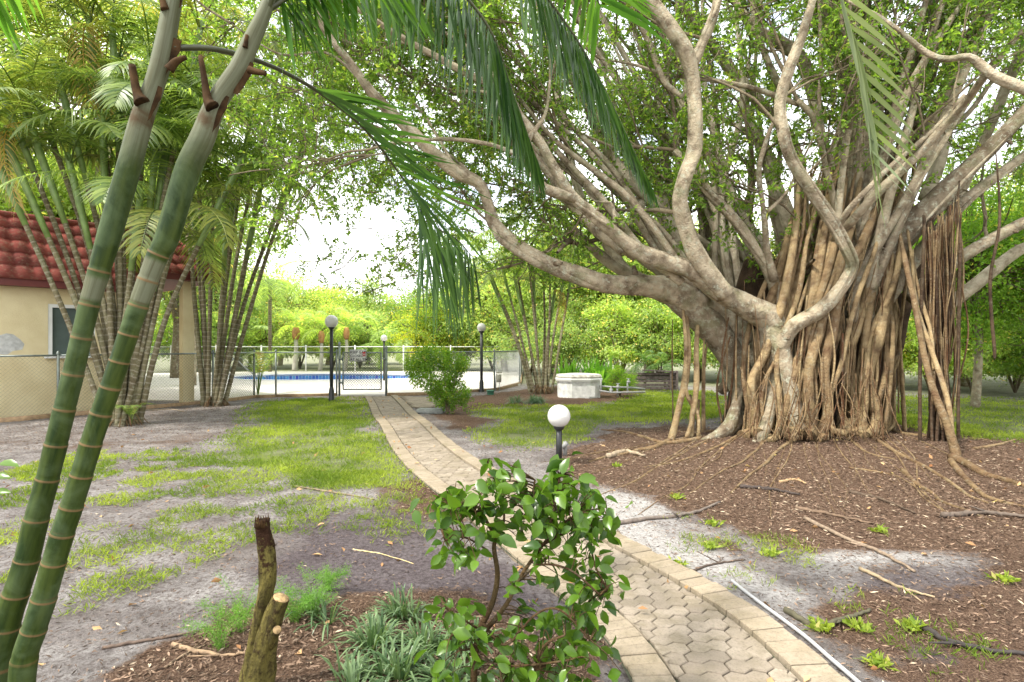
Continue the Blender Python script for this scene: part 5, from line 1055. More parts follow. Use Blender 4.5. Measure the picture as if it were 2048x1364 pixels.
for i, a_ in enumerate([
 (520, None, 38, 2.6, 'yellow green shrub at the back of the pool deck, leftmost', Y, 0), (600, None, 38.5, 2.6, 'sunlit yellow shrub behind the leftmost white trunked palm', (1.9, 1.55, 2.6), 1), (665, None, 38, 2.6, 'sunlit yellow shrub between the white trunked palms', (1.9, 1.55, 2.6), 0), (720, None, 39, 2.6, 'green shrub behind the gate sign beyond the pool', LG, 1), (850, None, 37, 2.6, 'orange tinted shrub beyond the pool, left of the hanging frond tip', (2.6, 1.8, 1.2), 0),
 (920, None, 36, 2.6, 'brownish twiggy shrub behind the far fence', (1.8, 1.4, 1.), 1), (985, None, 36, 2.6, 'green shrub behind the far fence, right of the lamp', GR, 0), (1060, None, 30, 2.4, 'pale green shrub behind the slender palm clump', LG, 1), (1130, None, 27, 2.3, 'pale green shrub behind the white spa', LG, 0), (1240, None, 26, 2.4, 'light green hedge shrub behind the lily leaves', Y, 1), (1320, None, 25.5, 2.3, 'light green hedge shrub behind the wooden planter', LG, 0), (1400, None, 25, 2.3, 'light green hedge shrub seen past the hanging roots', Y, 1), (1470, None, 24, 2.2, 'green hedge shrub close left of the banyan trunk', LG, 0),
 (1790, None, 21, 2.0, 'pale shrub directly right of the banyan trunk', (1.9, 1.5, 1.3), 1), (1860, None, 20, 1.9, 'yellow shrub behind the dark root column', Y, 0), (1945, None, 19, 1.8, 'bright yellow green shrub right of the root column', Y, 1), (2030, None, 19, 1.9, 'bright green shrub at the right edge of the lawn', LG, 0), (2130, None, 17, 2.0, 'green shrub beyond the right edge', GR, 1), (440, None, 36, 2.5, 'pale green shrub at the back of the deck behind the canes', LG, 1), (360, None, 34, 2.5, 'green shrub at the back of the deck behind the patio roof', GR, 0)]):
    shrub(a_[0], a_[1], a_[2], a_[3], a_[4], tint=a_[5], v=a_[6], sq=1.05, group='shrubs in the background')
# the round bush beside the path, clipped above and thin below
bb = G(895, 828); bu = thing('bush', bb, 'dense round green bush beside the path in front of the fence', 'bush'); q = Acc()
for i in range(9):
    az = i*.7; tube(q, spline([bb, bb+V3(math.cos(az)*.12, math.sin(az)*.1, .35), bb+V3(-.15+math.cos(az)*.5, math.sin(az)*.4, 1.0)], 7), np.linspace(.018, .006, 7), 5)
q.build('stems', M['twig'], bu); q = Acc(); n_ = 15000
def blob(c_, r_, n): u = nrm(rng.normal(size=(n, 3))); return c_+u*r_*(rng.random((n, 1))**.25)*(1+.16*np.sin(u[:, :1]*7+3)*np.cos(u[:, 2:]*6))
s_ = bb[1]/F; parts_ = [((872, 740), (58, 46), .35), ((840, 728), (34, 34), .12), ((908, 728), (34, 30), .12), ((868, 716), (46, 26), .1), ((905, 790), (40, 34), .17), ((918, 808), (34, 22), .07), ((880, 780), (30, 30), .07)]
pp = np.vstack([blob(P(c_[0], c_[1], bb[1]), V3(r_[0]*s_, r_[0]*s_*.8, r_[1]*s_), int(n_*f_)) for c_, r_, f_ in parts_])
cl = fbm(pp[:, 0]*4, pp[:, 2]*4+pp[:, 1]*2, 3, 9); keep = cl > .36; pp = pp[keep]; sz = rng.uniform(.035, .065, len(pp))
c_ = np.stack([np.clip((cl[keep]-.35)*1.6+rng.random(len(pp))*.4, 0, 1), rng.random(len(pp)), 0*sz, 1+0*sz], -1)
leaves(q, pp, nrm(rng.normal(size=pp.shape)+V3(0, -.2, .4)), sz, sz*.55, c_); o = q.build('foliage', M['leaf'], bu); o.color = (.95, 1.05, .7, 1)
shrub(1240, 792, None, .62, 'small bright green shrub right of the white spa', (1.2, 1.3, .8), 0)
tree(3100, 9, 9, 4.5, 'green tree outside the frame on the right side', GR, 0, group='trees in the background')

# ------------------------------------------------------------------ strappy plants
def tuft(acc, b, n, L, w, spread=1., droop=.7, seed=None):
    az = rng.random(n)*6.283; e = rng.uniform(.35, 1.45, n); L_ = L*rng.uniform(.6, 1.1, n); h = np.stack([np.cos(az), np.sin(az), 0*az], 1); S = np.stack([-np.sin(az), np.cos(az), 0*az], 1)
    B = b+h*.03*spread; rows = []
    for u, ww in ((0, .7), (.3, 1), (.6, .9), (.85, .6), (1, 0)):
        x = (np.cos(e)*spread*L_*u)[:, None]; z = (np.sin(e)*L_*u-droop*L_*u**2.2*np.cos(e*.6))[:, None]; ctr = B+h*x+UP*z
        rows += [ctr+S*w*ww/2, ctr-S*w*ww/2] if ww else [ctr]
    v = np.stack(rows, 1).reshape(-1, 3); v[:, 2] = np.maximum(v[:, 2], b[2]-.02); b_ = (np.arange(n)*9)[:, None, None]
    f4 = np.array([[0, 1, 3, 2], [2, 3, 5, 4], [4, 5, 7, 6]]); f3 = np.array([[6, 7, 8]])
    c = np.repeat(np.stack([rng.random(n), rng.random(n)*.85, 0*e, 1+0*e], 1), 9, axis=0); acc.add(v, [(f4[None]+b_).reshape(-1, 4), (f3[None]+b_).reshape(-1, 3)], c)
def gp3(px, py): g = G(px, py); g[2] = gz1(g[0], g[1]); return g
for px, py, n_, L_, lb in ((800, 1235, 110, .34, 'grassy lilyturf clump, tallest, behind the others left of the sapling'), (735, 1300, 120, .34, 'grassy lilyturf clump in the middle of the mulch bed'), (850, 1310, 120, .34, 'grassy lilyturf clump directly left of the sapling stem'), (640, 1235, 70, .30, 'small lilyturf clump right of the dead stump'), (790, 1370, 120, .34, 'lilyturf clump at the bottom edge left of the sapling'), (905, 1375, 90, .32, 'lilyturf clump under the sapling at the bottom edge'), (690, 1390, 60, .3, 'sparse lilyturf clump at the bottom edge between stump and sapling'), (930, 1290, 70, .3, 'lilyturf clump half hidden behind the sapling')):
    q = Acc(); g = gp3(px, py)
    for i in range(3): tuft(q, g+V3(random.uniform(-.08, .08), random.uniform(-.06, .06), 0), n_//3, L_, .011, 1., .75)
    q.build('lilyturf', M['liriope'], None, smooth=False, label=lb, cat='plant', group='lilyturf clumps in the foreground bed')
q = Acc(); g = gp3(1050, 806)
for i in range(9): tuft(q, g+V3(random.uniform(-.45, .45), random.uniform(-.2, .3), 0), 60, .5, .012, 1., .8)
o = q.build('lilyturf', M['liriope'], None, smooth=False, label='low mound of blue green grassy leaves in front of the slender palm clump', cat='plant'); o.color = (.9, 1., 1.2, 1)
q = Acc(); g = P(1175, 750, 20.5); g[2] = .1
for i in range(12): tuft(q, g+V3(random.uniform(-1.0, .9), random.uniform(-.4, .4), 0), 26, 1.5, .085, .8, .35)
o = q.build('lily_plants', M['fern'], None, smooth=False, label='bed of broad strap leaved lilies standing behind the white spa', cat='plant', kind='stuff'); o.color = (1.1, 1.1, 1.2, 1)
# feathery ferns in the foreground
for px, py, h_, lb in ((440, 1310, .22, 'feathery green asparagus fern low left of the dead stump'), (480, 1270, .26, 'feathery green asparagus fern rising left of the dead stump'), (625, 1225, .22, 'feathery asparagus fern right behind the dead stump'), (655, 1180, .18, 'tall thin feathery fern farthest right of the stump'), (590, 1245, .16, 'feathery fern close right of the cut stump')):
    q = Acc(); g = gp3(px, py)
    for i in range(9):
        az = random.uniform(0, 6.3); e = V3(math.cos(az)*.5, math.sin(az)*.5, 1)*h_*random.uniform(.7, 1.2); s = spline([g, g+e*.6, g+e+V3(math.cos(az), math.sin(az), -.3)*h_*.4], 14); tube(q, s, .0012, 3, cap=False)
        m_ = 260; u = rng.random(m_)**.8; ii = u*13; B = np.stack([np.interp(ii, np.arange(14), s[:, k]) for k in range(3)], 1)+rng.normal(size=(m_, 3))*.014; leaves(q, B, nrm(rng.normal(size=(m_, 3))+V3(0, 0, .3)), rng.uniform(.010, .018, m_), .0022)
    q.build('asparagus_fern', M['fern'], None, label=lb, cat='fern', group='feathery ferns round the dead stump')

# ------------------------------------------------------------------ dead stump
t = NT('mossy_dead_wood'); tv = t.attr('tuv'); o_ = t.obj(); cc = t.col(); n1 = t.noise(t.map(tv, (40, 40, 10)), 1., 7, .7); n2 = t.noise(o_, 26., 6, .7)
k = t.mix(t.ramp(n1, [(.35, 0.), (.65, 1.)]), (.045, .038, .012), (.175, .145, .04)); k = t.mix(t.ramp(n2, [(.5, 0.), (.62, .9)]), k, (.035, .022, .010))
k = t.mix(t.ramp(t.math('ADD', cc['Blue'], t.math('MULTIPLY', t.math('SUBTRACT', n2, .5), 1.8)), [(.42, 0.), (.6, 1.)]), k, (.030, .013, .006))
M['stump'] = t.out(t.bsdf(k, .9, t.bump(t.math('ADD', n1, n2), .02, 1.), spec=.15)); M['cut'] = m_plain('old_cut_wood', (.36, .24, .11), .8, 0, .5, 60, .004)
st = thing('dead_stump', gp3(505, 1395), 'dead mossy forked stump with broken top in the mulch bed, bottom left', 'stump')
p_, r_ = P3([(496, 1420, 2.55, 70), (503, 1364, 2.55, 52), (513, 1290, 2.55, 38), (527, 1210, 2.55, 33), (536, 1150, 2.55, 37), (532, 1095, 2.55, 35), (526, 1060, 2.55, 30), (524, 1040, 2.55, 31)], 60)
C_ = np.zeros((60, 4)); C_[:, 3] = 1; C_[:, 2] = np.clip((np.arange(60)/60-.35)*1.5, 0, .75); q = Acc(); tube(q, p_, r_, 26, C_, .22, ridge=.06); q.build('stem', M['stump'], st)
q = Acc()
for i in range(26):
    az = i*.242; tp = p_[-1]+V3(math.cos(az), math.sin(az), 0)*r_[-1]*.85; tube(q, [tp+V3(0, 0, -.03), tp+V3(random.uniform(-.004, .004), 0, random.uniform(.0, .022))], [.006, .001], 4)
q.build('broken_rim', M['sheath'], st)
p_, r_ = P3([(515, 1420, 2.45, 66), (520, 1364, 2.45, 56), (532, 1290, 2.45, 46), (548, 1230, 2.45, 40), (562, 1196, 2.45, 36)], 40); q = Acc(); tube(q, p_, r_, 24, (.2, 0, .1, 1), .2, ridge=.06); b2 = q.build('stem', M['stump'], st)
q = Acc(); tube(q, [p_[-1]-nrm(p_[-1]-p_[-3])*.003, p_[-1]+nrm(p_[-1]-p_[-3])*.004], r_[-1]*.93, 20); q.build('cut_face', M['cut'], b2)
p_, r_ = P3([(540, 1290, 2.44, 22), (548, 1270, 2.40, 20), (554, 1260, 2.37, 19)], 12); q = Acc(); tube(q, p_, r_, 16, (.2, 0, .1, 1), .1); b3 = q.build('side_stub', M['stump'], st)
q = Acc(); tube(q, [p_[-1]-nrm(p_[-1]-p_[-3])*.003, p_[-1]+nrm(p_[-1]-p_[-3])*.004], r_[-1]*.9, 18); q.build('cut_face', M['cut'], b3)

# ------------------------------------------------------------------ sapling in front
sp = thing('sapling', gp3(945, 1450), 'young leafy sapling with thin forked brown stems in the front centre', 'sapling'); S_ = Acc(); stems = []
M['sapstem'] = m_bark('sapling_stem', (.13, .085, .035), (.085, .052, .024), (.04, .022, .012), .1)
D0 = 2.3
for rows in ([(945, 1480, D0, 15), (947, 1364, D0, 14), (952, 1300, D0, 13), (962, 1255, D0, 13), (985, 1205, D0, 11), (995, 1150, D0, 10), (988, 1100, D0, 9), (990, 1080, D0, 8)],
    [(957, 1275, D0, 11), (985, 1245, D0-.02, 10), (1015, 1205, D0-.05, 9), (1040, 1155, D0-.06, 8), (1075, 1105, D0-.08, 7), (1110, 1060, D0-.1, 5), (1150, 1030, D0-.12, 3)],
    [(990, 1085, D0, 7), (975, 1045, D0, 6), (945, 1020, D0-.05, 4), (900, 1010, D0-.1, 3)], [(992, 1080, D0, 7), (1008, 1040, D0+.05, 5), (1000, 990, D0+.08, 4), (975, 925, D0+.1, 3)], [(1000, 1050, D0, 5), (1035, 1045, D0-.05, 4), (1060, 1010, D0-.08, 3), (1070, 960, D0-.1, 2)],
    [(1085, 1090, D0-.08, 6), (1130, 1065, D0, 4), (1180, 1050, D0, 3), (1215, 1040, D0, 2)], [(1095, 1080, D0-.1, 5), (1110, 1010, D0-.1, 4), (1120, 950, D0-.1, 2)], [(1040, 1160, D0-.06, 5), (1080, 1130, D0-.15, 4), (1140, 1140, D0-.2, 3), (1200, 1190, D0-.2, 2)],
    [(965, 1245, D0, 6), (1010, 1290, D0-.15, 4), (1070, 1230, D0-.2, 4), (1120, 1220, D0-.2, 3), (1180, 1280, D0-.2, 2)], [(950, 1310, D0, 6), (1000, 1330, D0-.1, 4), (1060, 1330, D0-.15, 3), (1140, 1320, D0-.2, 2)], [(960, 1260, D0, 5), (920, 1235, D0-.05, 3), (890, 1215, D0-.05, 2)], [(955, 1290, D0, 5), (925, 1300, D0-.05, 3), (900, 1275, D0-.1, 2)],
    [(975, 1100, D0, 4), (930, 1075, D0, 3), (890, 1080, D0-.05, 2)], [(1180, 1080, D0, 3), (1190, 1130, D0-.1, 3), (1215, 1180, D0-.1, 2)], [(1070, 1340, D0-.1, 3), (1090, 1290, D0-.2, 2), (1130, 1270, D0-.2, 2)], [(1000, 1340, D0-.1, 4), (1010, 1400, D0-.1, 3)]):
    p_, r_ = P3(rows, 26); tube(S_, p_, r_, 10, None, .08); stems.append((p_, rows))
CL = [(905, 1010, 55, 40, 34), (960, 1000, 55, 40, 36), (990, 950, 30, 32, 12), (1060, 985, 50, 45, 34), (1120, 960, 35, 40, 20), (1150, 1010, 50, 50, 40), (1190, 1050, 40, 45, 30), (900, 1085, 35, 35, 22), (945, 1110, 35, 20, 14), (1080, 1050, 55, 35, 26), (1180, 1130, 40, 45, 28), (1120, 1130, 45, 40, 20), (1210, 1170, 25, 35, 12), (1170, 1210, 50, 50, 38), (1100, 1240, 60, 50, 40), (1170, 1290, 50, 45, 36), (1060, 1310, 60, 45, 36), (900, 1220, 45, 28, 24), (935, 1255, 40, 30, 20), (920, 1290, 30, 25, 12), (1000, 1340, 60, 35, 28), (1120, 1345, 60, 35, 28), (1030, 1170, 30, 35, 10), (980, 1060, 30, 30, 12), (1020, 1260, 40, 40, 16), (890, 1340, 25, 30, 8)]
LA = Acc(); tips = np.vstack([s[0] for s in stems])
for cx, cy, rx, ry, n_ in CL:
    n_ = int(n_*(1.9 if cy < 1080 else 1.15))
    dd = D0+rng.normal(size=n_)*.10-.05; c_ = np.array([P(cx+rng.normal()*rx*.55, cy+rng.normal()*ry*.55, q_) for q_ in dd]); L_ = rng.uniform(.042, .078, n_)
    dirs = nrm(np.stack([rng.normal(size=n_)*.8, rng.normal(size=n_)*.6-.3, -.35+rng.normal(size=n_)*.45], 1)); leaves(LA, c_, dirs, L_, L_*.62, curl=.18, shape='ovate')
    for k in range(0, n_, 2):     # petioles back to the nearest stem
        j = np.argmin(((tips-c_[k])**2).sum(1)); a_, b_ = tips[j], c_[k]
        if np.linalg.norm(a_-b_) < .35: tube(S_, spline([a_, (a_+b_)/2+V3(0, 0, .012), b_], 5), [.0028, .0022, .002, .0016, .0012], 4, cap=False)
S_.build('stems', M['sapstem'], sp); LA.build('leaves', M['glossy_leaf'], sp)
# broad leaves poking in at the left edge
lf = thing('leafy_plant', (-2.5, 2.3, 0), 'plant with a few broad leaves poking in at the left edge', 'plant'); q = Acc(); r_ = Acc()
for tgt, L_ in ((P(-6, 930, 2.3), .09), (P(-14, 955, 2.32), .07), (P(-10, 985, 2.3), .06), (P(-60, 940, 2.3), .1)):
    tube(r_, spline([V3(-2.5, 2.3, 0), V3(-2.35, 2.3, .7), tgt], 12), np.linspace(.006, .002, 12), 6); leaves(q, tgt[None], V3(1, -.1, .15)[None], L_, L_*.55, np.array([[.8, .1, 0, 1]]), shape='ovate')
r_.build('stems', M['sapstem'], lf); q.build('leaves', M['glossy_leaf'], lf)

# ------------------------------------------------------------------ spa, pipes, planter, odd items by the fence
sb = G(1155, 797); d_ = sb[1]+.55; sx = (1157-CX)/F*d_; spa = thing('spa', (sx, d_, 0), 'white octagonal hot tub with a worn cream cover, behind the lawn', 'hot tub'); R8 = .70
def octa(R_, z, s=1.): th = np.arange(8)*math.pi/4+math.pi/8; return np.stack([sx+np.cos(th)*R_*1.04, d_+np.sin(th)*R_*.9, np.full(8, z)], 1)
def loft(rings, mat, nm, par, cap=True, smooth=False):
    q = Acc(); v = np.vstack(rings); n = len(rings[0]); j = np.arange(n); j2 = (j+1) % n
    for i in range(len(rings)-1): q.add(np.vstack([rings[i], rings[i+1]]), np.stack([j, j2, n+j2, n+j], 1), np.array([random.random(), 0, 0, 1]))
    if cap: q.add(rings[-1], j[None, :], np.array([.5, 0, 0, 1]))
    return q.build(nm, mat, par, smooth=smooth)
M['spa'] = m_plain('spa_shell', (.80, .80, .77), .5, 0, .25, 7, .002)
loft([octa(R8*.94, -.03), octa(R8*.95, .50)], M['spa'], 'tub', spa); loft([octa(R8*1.03, .505), octa(R8*1.05, .56), octa(R8*1.02, .60)], M['white'], 'rim', spa)
loft([octa(R8*1.0, .603), octa(R8*1.02, .64), octa(R8*.97, .70), octa(R8*.4, .73)], m_plain('spa_cover', (.62, .58, .50), .8, 0, .35, 9, .004), 'cover', spa)
q = Acc(); box(q, (sx+.30, d_-.62, .22), (.25, .02, .32)); q.build('access_panel', M['spa'], spa, smooth=False)
pp_ = thing('pool_pipes', P(1240, 785, 17.6)*V3(1, 1, 0), 'white plastic pool pipes and valves on the ground right of the hot tub', 'pipes'); q = Acc()
for rows in ([(1198, 772, 17.3), (1225, 774, 17.3), (1262, 775, 17.3), (1290, 778, 17.4)], [(1198, 781, 17.1), (1222, 785, 17.1), (1236, 785, 17.1), (1290, 784, 17.2)], [(1202, 760, 17.2), (1202, 785, 17.2)], [(1235, 770, 17.2), (1235, 793, 17.2)], [(1255, 766, 17.3), (1255, 788, 17.3)], [(1222, 774, 17.3), (1222, 785, 17.1)]): tube(q, [P(*r) for r in rows], .026, 10)
q.build('pipe', M['pvc'], pp_)
for cx_, cy_ in ((1236, 774), (1257, 764), (1222, 780)): q = Acc(); c_ = P(cx_, cy_, 17.2); box(q, c_, (.1, .08, .08), None, 0, None, .012); tube(q, [c_, c_+V3(0, 0, .09)], .02, 8); box(q, c_+V3(0, 0, .1), (.12, .03, .02), None, 0, None, .004); q.build('valve', M['pvc'], pp_)
pl = thing('wooden_planter', P(1305, 781, 20)*V3(1, 1, 0), 'dark brown wooden plank planter box beyond the right lawn', 'planter'); M['plank'] = m_plain('dark_planter_plank', (.15, .118, .11), .8, 0, .5, 12, .005)
x0, x1 = (1240-CX)/F*20, (1352-CX)/F*20; q = Acc()
for i in range(5): box(q, ((x0+x1)/2, 20, .08+i*.125), (x1-x0-.04*random.random(), .045, .092), None, 0, (random.random(), 0, 0, 1), .006)
for i in range(5): box(q, (x1+.03, 20.55, .08+i*.125), (.045, 1.1, .112), None, 0, (random.random(), 0, 0, 1), .006); box(q, (x0-.03, 20.55, .08+i*.125), (.045, 1.1, .112), None, 0, (random.random(), 0, 0, 1), .006)
q.build('planks', M['plank'], pl, smooth=False); q = Acc()
for xx in (x0+.05, x1-.2, x1+.02): box(q, (xx, 19.94, .34), (.07, .06, .72), None, 0, None, .006)
box(q, ((x0+x1)/2+.4, 19.96, .69), (1.2, .14, .05), rotz(.03)@np.array([[math.cos(.05), 0, math.sin(.05)], [0, 1, 0], [-math.sin(.05), 0, math.cos(.05)]])); q.build('posts', M['plank'], pl, smooth=False)
q = Acc(); box(q, ((x0+x1)/2, 20.55, .5), (x1-x0-.06, 1.02, .1)); q.build('soil', M['joint'], pl, smooth=False)
ub = G(997, 782); ut = thing('utility_box', ub, 'small beige electrical box on a short post beside the tall lamp', 'electrical box'); q = Acc(); box(q, P(998, 757, ub[1]), (.17, .1, .26), None, 0, None, .01); box(q, P(998, 745, ub[1]), (.2, .13, .03), None, 0, None, .004); q.build('box', m_plain('beige_metal', (.42, .40, .32), .5), ut)
q = Acc(); tube(q, [P(991, 784, ub[1]), P(992, 742, ub[1])], .022, 8); tube(q, [P(999, 784, ub[1]), P(999, 765, ub[1])], .014, 8); q.build('conduit', M['galv'], ut)
g = G(981, 789); q = Acc(); lathe(q, [(.11, 0), (.11, .10), (.13, .105), (.13, .14), (.0, .15)], g, 16); q.build('drain_cap', m_plain('green_plastic', (.06, .2, .13), .5), None, label='small round green plastic cap on the ground near the electrical box', cat='drain cap')
g = G(862, 826); q = Acc(); box(q, g+V3(0, 0, .05), (.62, .34, .11), rotz(-.1), 0, None, .012); q.build('stone_slab', m_plain('grey_slab', (.20, .21, .19), .9, 0, .3, 14, .004), None, label='grey concrete slab lying between the path and the round bush', cat='slab')
# small low lamp companion pipe and the hose at the lower right
pts = [gp3(a_, b_) for a_, b_ in ((1462, 1165), (1510, 1203), (1560, 1240), (1610, 1278), (1660, 1322), (1715, 1370), (1790, 1440))]; s = spline(pts, 60); s[:, 2] = gz(s[:, 0], s[:, 1])+.016; q = Acc(); tube(q, s, .011, 12); q.build('plastic_pipe', M['pvc'], None, label='long thin grey plastic pipe lying on the sand beside the path', cat='pipe')
g = gp3(1130, 912); q = Acc(); tube(q, [g, g+V3(0, 0, .2)], .03, 10); tube(q, [g+V3(-.04, -.05, .12), g+V3(.02, -.07, .2)], .035, 10); q.build('spotlight', m_plain('grey_fixture', (.22, .22, .21), .5), None, label='small grey garden spotlight at the foot of the short globe lamp', cat='spotlight')

# ------------------------------------------------------------------ sticks and fallen branches
STK = [([(706, 1098), (760, 1108), (827, 1126)], .006, 'straight yellow dry stalk lying on dark soil left of the path', (.7, .56, .28), 'stick'), ([(1225, 1052), (1290, 1042), (1380, 1030), (1440, 1005)], .022, 'grey branch on the sand right of the sapling', (.2, .16, .13), 'branch'), ([(1235, 1065), (1270, 1095), (1300, 1105)], .012, 'brown stick at the path edge right of the sapling', (.2, .15, .1), 'stick'),
 ([(1480, 976), (1540, 980), (1600, 990)], .022, 'dark bark strip on the mulch, below the banyan roots', (.07, .05, .04), 'bark'), ([(1590, 1018), (1650, 1028), (1700, 1040), (1760, 1052)], .018, 'brown branch across the mulch at right centre', (.2, .13, .08), 'branch'), ([(1610, 1040), (1680, 1075), (1760, 1110), (1830, 1150)], .02, 'pale fallen branch running down right through the mulch', (.3, .22, .15), 'branch'),
 ([(1885, 1035), (1960, 1030), (2060, 1038)], .028, 'long grey brown branch at the right edge of the sand', (.16, .12, .09), 'branch'), ([(1380, 1145), (1430, 1130), (1490, 1125)], .010, 'dark twig on the sand above the plastic pipe', (.1, .07, .05), 'twig'), ([(1820, 1240), (1900, 1290), (2060, 1320)], .02, 'dark branch at the lower right corner', (.05, .04, .035), 'branch'),
 ([(1720, 1140), (1800, 1180), (1870, 1200)], .014, 'straight tan stick on the sandy ground at right', (.4, .3, .18), 'stick'), ([(1570, 1225), (1630, 1255), (1700, 1240), (1740, 1225)], .02, 'crooked mossy branch right of the plastic pipe', (.1, .09, .05), 'branch'), ([(585, 975), (660, 985), (750, 1000)], .012, 'brown dry frond stalk lying in the grass left of the path', (.25, .19, .12), 'stalk'),
 ([(205, 1305), (300, 1290), (400, 1270)], .012, 'thin brown twig on grey soil at lower left', (.16, .11, .08), 'twig'), ([(330, 1350), (370, 1320), (410, 1300)], .008, 'thin pale twig left of the dead stump', (.34, .24, .15), 'twig'), ([(345, 1300), (440, 1325), (500, 1322)], .012, 'tan bark strip at the foot of the dead stump', (.36, .24, .14), 'bark'),
 ([(290, 822), (340, 820), (370, 825)], .014, 'pale stick beside the roots of the left cane cluster', (.45, .36, .25), 'stick'), ([(1700, 985), (1760, 1000), (1830, 1030)], .018, 'dark stick near the middle of the mulch slope', (.12, .08, .05), 'stick'), ([(1215, 918), (1250, 908), (1290, 917)], .04, 'thick pale weathered wood lying on the mulch right of the short lamp', (.42, .33, .22), 'driftwood'),
 ([(1560, 968), (1590, 963), (1612, 970)], .02, 'curled tan leaf sheath on the mulch below the trunk', (.5, .33, .17), 'leaf sheath')]
for i, (px, r_, lb, c_, cat_) in enumerate(STK):
    s = spline([gp3(*q_) for q_ in px], 22); s[:, 2] = gz(s[:, 0], s[:, 1])+r_*.8; s[1:-1] += rng.normal(size=(20, 3))*r_*.16; q = Acc(); tube(q, s, np.linspace(r_, r_*.45, 22), 9, None, .25)
    if i not in (0, 12, 17, 18): j = 12; e = nrm(rng.normal(size=3)*(1, 1, .2))*.18; tube(q, [s[j], s[j]+e*.6, s[j]+e], [r_*.5, r_*.35, r_*.15], 6)
    q.build({'stick': 'stick', 'branch': 'fallen_branch', 'bark': 'bark_strip', 'twig': 'twig', 'stalk': 'dry_stalk', 'driftwood': 'weathered_wood', 'leaf sheath': 'leaf_sheath_piece'}[cat_], m_plain('deadwood_%d' % i, tuple(v*.72 for v in c_), .85, 0, .4, 30, .003), None, label=lb, cat=cat_, group='sticks and branches on the ground')
for px, py, lb in ((1425, 1050, 'small bright green seedling on the mulch edge above the sandy patch'), (1540, 1115, 'bright leafy weed at the edge of the mulch, right of the sand'), (1420, 1100, 'flat bright green weed on the sand beside the path'), (1640, 1262, 'green weed growing by the crooked mossy branch'), (1715, 1260, 'grassy weed right of the crooked mossy branch'), (1830, 1262, 'grassy green weed low at right'), (1760, 1065, 'small green weed in the mulch, right of centre'), (1355, 1130, 'tiny green weed on the sand by the path edge'), (1755, 1330, 'small broad leaved weed at the bottom right'), (2008, 1165, 'green grassy tuft near the right edge'), (1235, 935, 'thin green weed in the mulch right of the short lamp'), (1352, 996, 'tiny flat green plant on dark mulch')):
    g = gp3(px, py); q = Acc(); n_ = 34; B = g+rng.normal(size=(n_, 3))*(.03, .03, .0)+V3(0, 0, .01); leaves(q, B, nrm(rng.normal(size=(n_, 3))*(1, 1, .3)+V3(0, 0, .8)), rng.uniform(.035, .075, n_), rng.uniform(.018, .03, n_)); tuft(q, g, 14, .10, .006, 1., .5); q.build('weed', M['grass'], None, label=lb, cat='weed', group='weeds on the bare ground')

# ------------------------------------------------------------------ grass, chips and litter: nobody could count them
def scatter(n, box_, keyf, near=1.8):
    x = rng.uniform(box_[0], box_[1], n*3); y = rng.uniform(box_[2], box_[3], n*3); w_ = keyf(x, y); ok = (rng.random(len(x)) < w_) & (path_dist(x, y) > .5) & ~pip(x, y, DECK); x, y = x[ok][:n], y[ok][:n]
    return np.stack([x, y, gz(x, y)], 1)
def lawn_w(x, y): return np.clip(mask(x, y, 'lawn')*np.clip((fbm(x*2.6, y*2.6, 4, 21)-.22)*2., .04, 1), 0, 1)
def sparse_w(x, y): m = mask(x, y, 'sparse'); q_ = fbm(x*2.6, y*2.6, 3, 31); return np.clip(m*np.clip((q_-.43)*7, 0, 1), 0, 1)
def blades(pos, L0, W0, per=1):
    n = len(pos); far_ = np.clip(np.hypot(pos[:, 0], pos[:, 1])/9, .7, 2.0); D = nrm(rng.normal(size=(n, 3))*(.75, .75, .2)+V3(0, 0, .9)); q = Acc(); L = L0*rng.uniform(.5, 1.2, n)
    v_ = np.clip((fbm(pos[:, 0]*1.7, pos[:, 1]*1.7, 4, 77)-.5)*2.2+.45+rng.normal(size=n)*.22, 0, 1); leaves(q, pos, D, L, W0*far_*rng.uniform(.7, 1.3, n), np.stack([v_, rng.random(n)*.95, 0*v_, 1+0*v_], -1), curl=.1); return q
pos = np.vstack([scatter(46000, (-8, -.5, 5, 17.6), lawn_w), scatter(52000, (-2.2, 9, 7, 20), lawn_w), scatter(14000, (6, 16, 7, 19), lawn_w)])
blades(pos, .085, .0095).build('lawn_grass', M['grass'], None, kind='stuff', label='short bright green lawn grass either side of the path', cat='grass')
pos = scatter(9000, (-6.5, 1.2, 2.6, 9), sparse_w); pos = np.repeat(pos, 4, axis=0)+rng.normal(size=(len(pos)*4, 3))*(.018, .018, 0); blades(pos, .065, .008).build('creeping_grass', M['grass'], None, kind='stuff', label='thin patchy creeping grass on the sandy soil at the left', cat='grass')
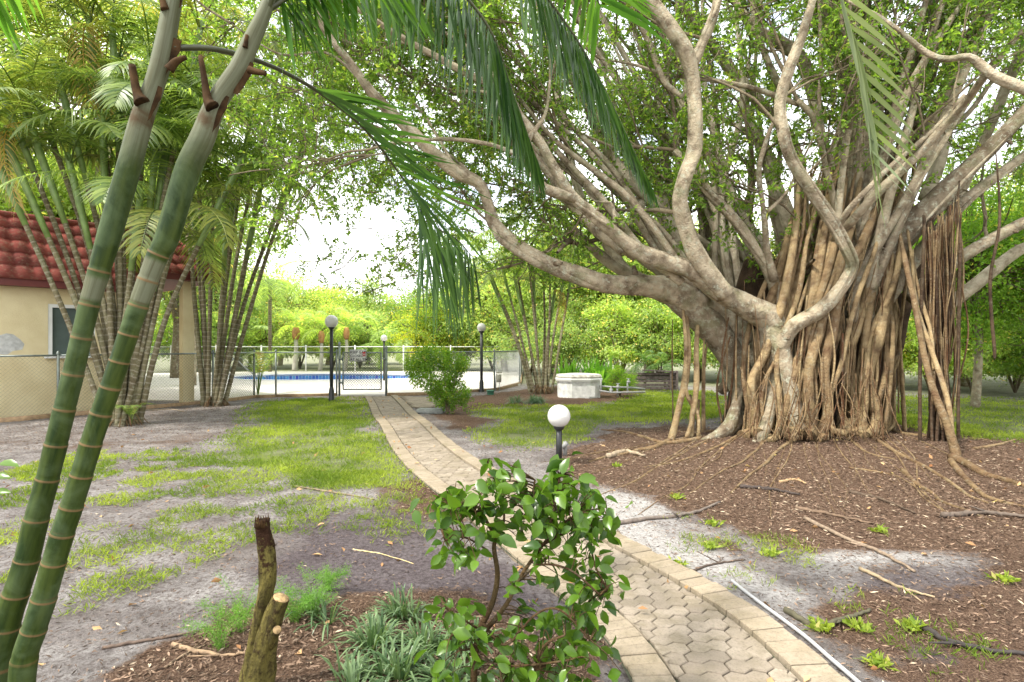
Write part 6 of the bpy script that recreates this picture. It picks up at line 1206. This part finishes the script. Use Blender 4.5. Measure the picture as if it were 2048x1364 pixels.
pos = scatter(2500, (.5, 7, 2.6, 5.5), sparse_w); pos = np.repeat(pos, 4, axis=0)+rng.normal(size=(len(pos)*4, 3))*(.02, .02, 0); blades(pos, .06, .007).build('creeping_grass', M['grass'], None, kind='stuff', label='few scattered green blades on the sand at the right', cat='grass')
def flat(pos, L0, L1, wr, tilt=.25): n = len(pos); a_ = rng.random(n)*6.283; D = np.stack([np.cos(a_), np.sin(a_), rng.normal(size=n)*tilt], 1); q = Acc(); L = rng.uniform(L0, L1, n); pos = pos+V3(0, 0, .006)*rng.random((n, 1))*3; leaves(q, pos, D, L, L*wr, curl=.12); return q
mw = lambda x, y: np.clip(mask(x, y, 'mulch')*1.0, 0, 1)
p1 = scatter(60000, (0, 14, 3, 14), mw); k_ = p1[:, 1] > 0; q = flat(p1, .02, .058, .2); q.build('mulch', M['chip'], None, kind='stuff', label='brown wood chip mulch spread round the banyan', cat='mulch')
p1 = np.vstack([scatter(9000, (-4, 1.6, 1.8, 4.2), mw), scatter(4000, (-2.2, .5, 4.2, 8), mw), scatter(5000, (-3, 5, 11, 20), mw)]); flat(p1, .012, .05, .25).build('mulch', M['chip'], None, kind='stuff', label='dark leaf mulch under the front plants and beside the path', cat='mulch')
bare = lambda x, y: np.clip(.2+.9*patches(x, y)+.9*mask(x, y, 'brown')+.4*fbm(x*1.5, y*1.5, 3, 41)-.6*mask(x, y, 'lawn'), 0, 1)
p1 = np.vstack([scatter(36000, (-10, 1, 2.4, 15), bare), scatter(20000, (.5, 7, 2.4, 7), bare)]); flat(p1, .006, .045, .22).build('leaf_litter', M['chip'], None, kind='stuff', label='small dry litter and twigs strewn over the bare sand', cat='litter')
s_p = rng.uniform(-.45, .45, 60); x_p, y_p = path_at(s_p, rng.uniform(3.5, 19, 60)); p1 = np.vstack([scatter(420, (-7, 9, 2.4, 12), lambda x, y: .5+0*x), np.stack([x_p, y_p, 0*x_p+.045], 1)]); flat(p1, .04, .09, .5, .4).build('fallen_leaves', M['dry_leaf'], None, kind='stuff', label='single tan and yellow fallen leaves on the soil', cat='fallen leaves')
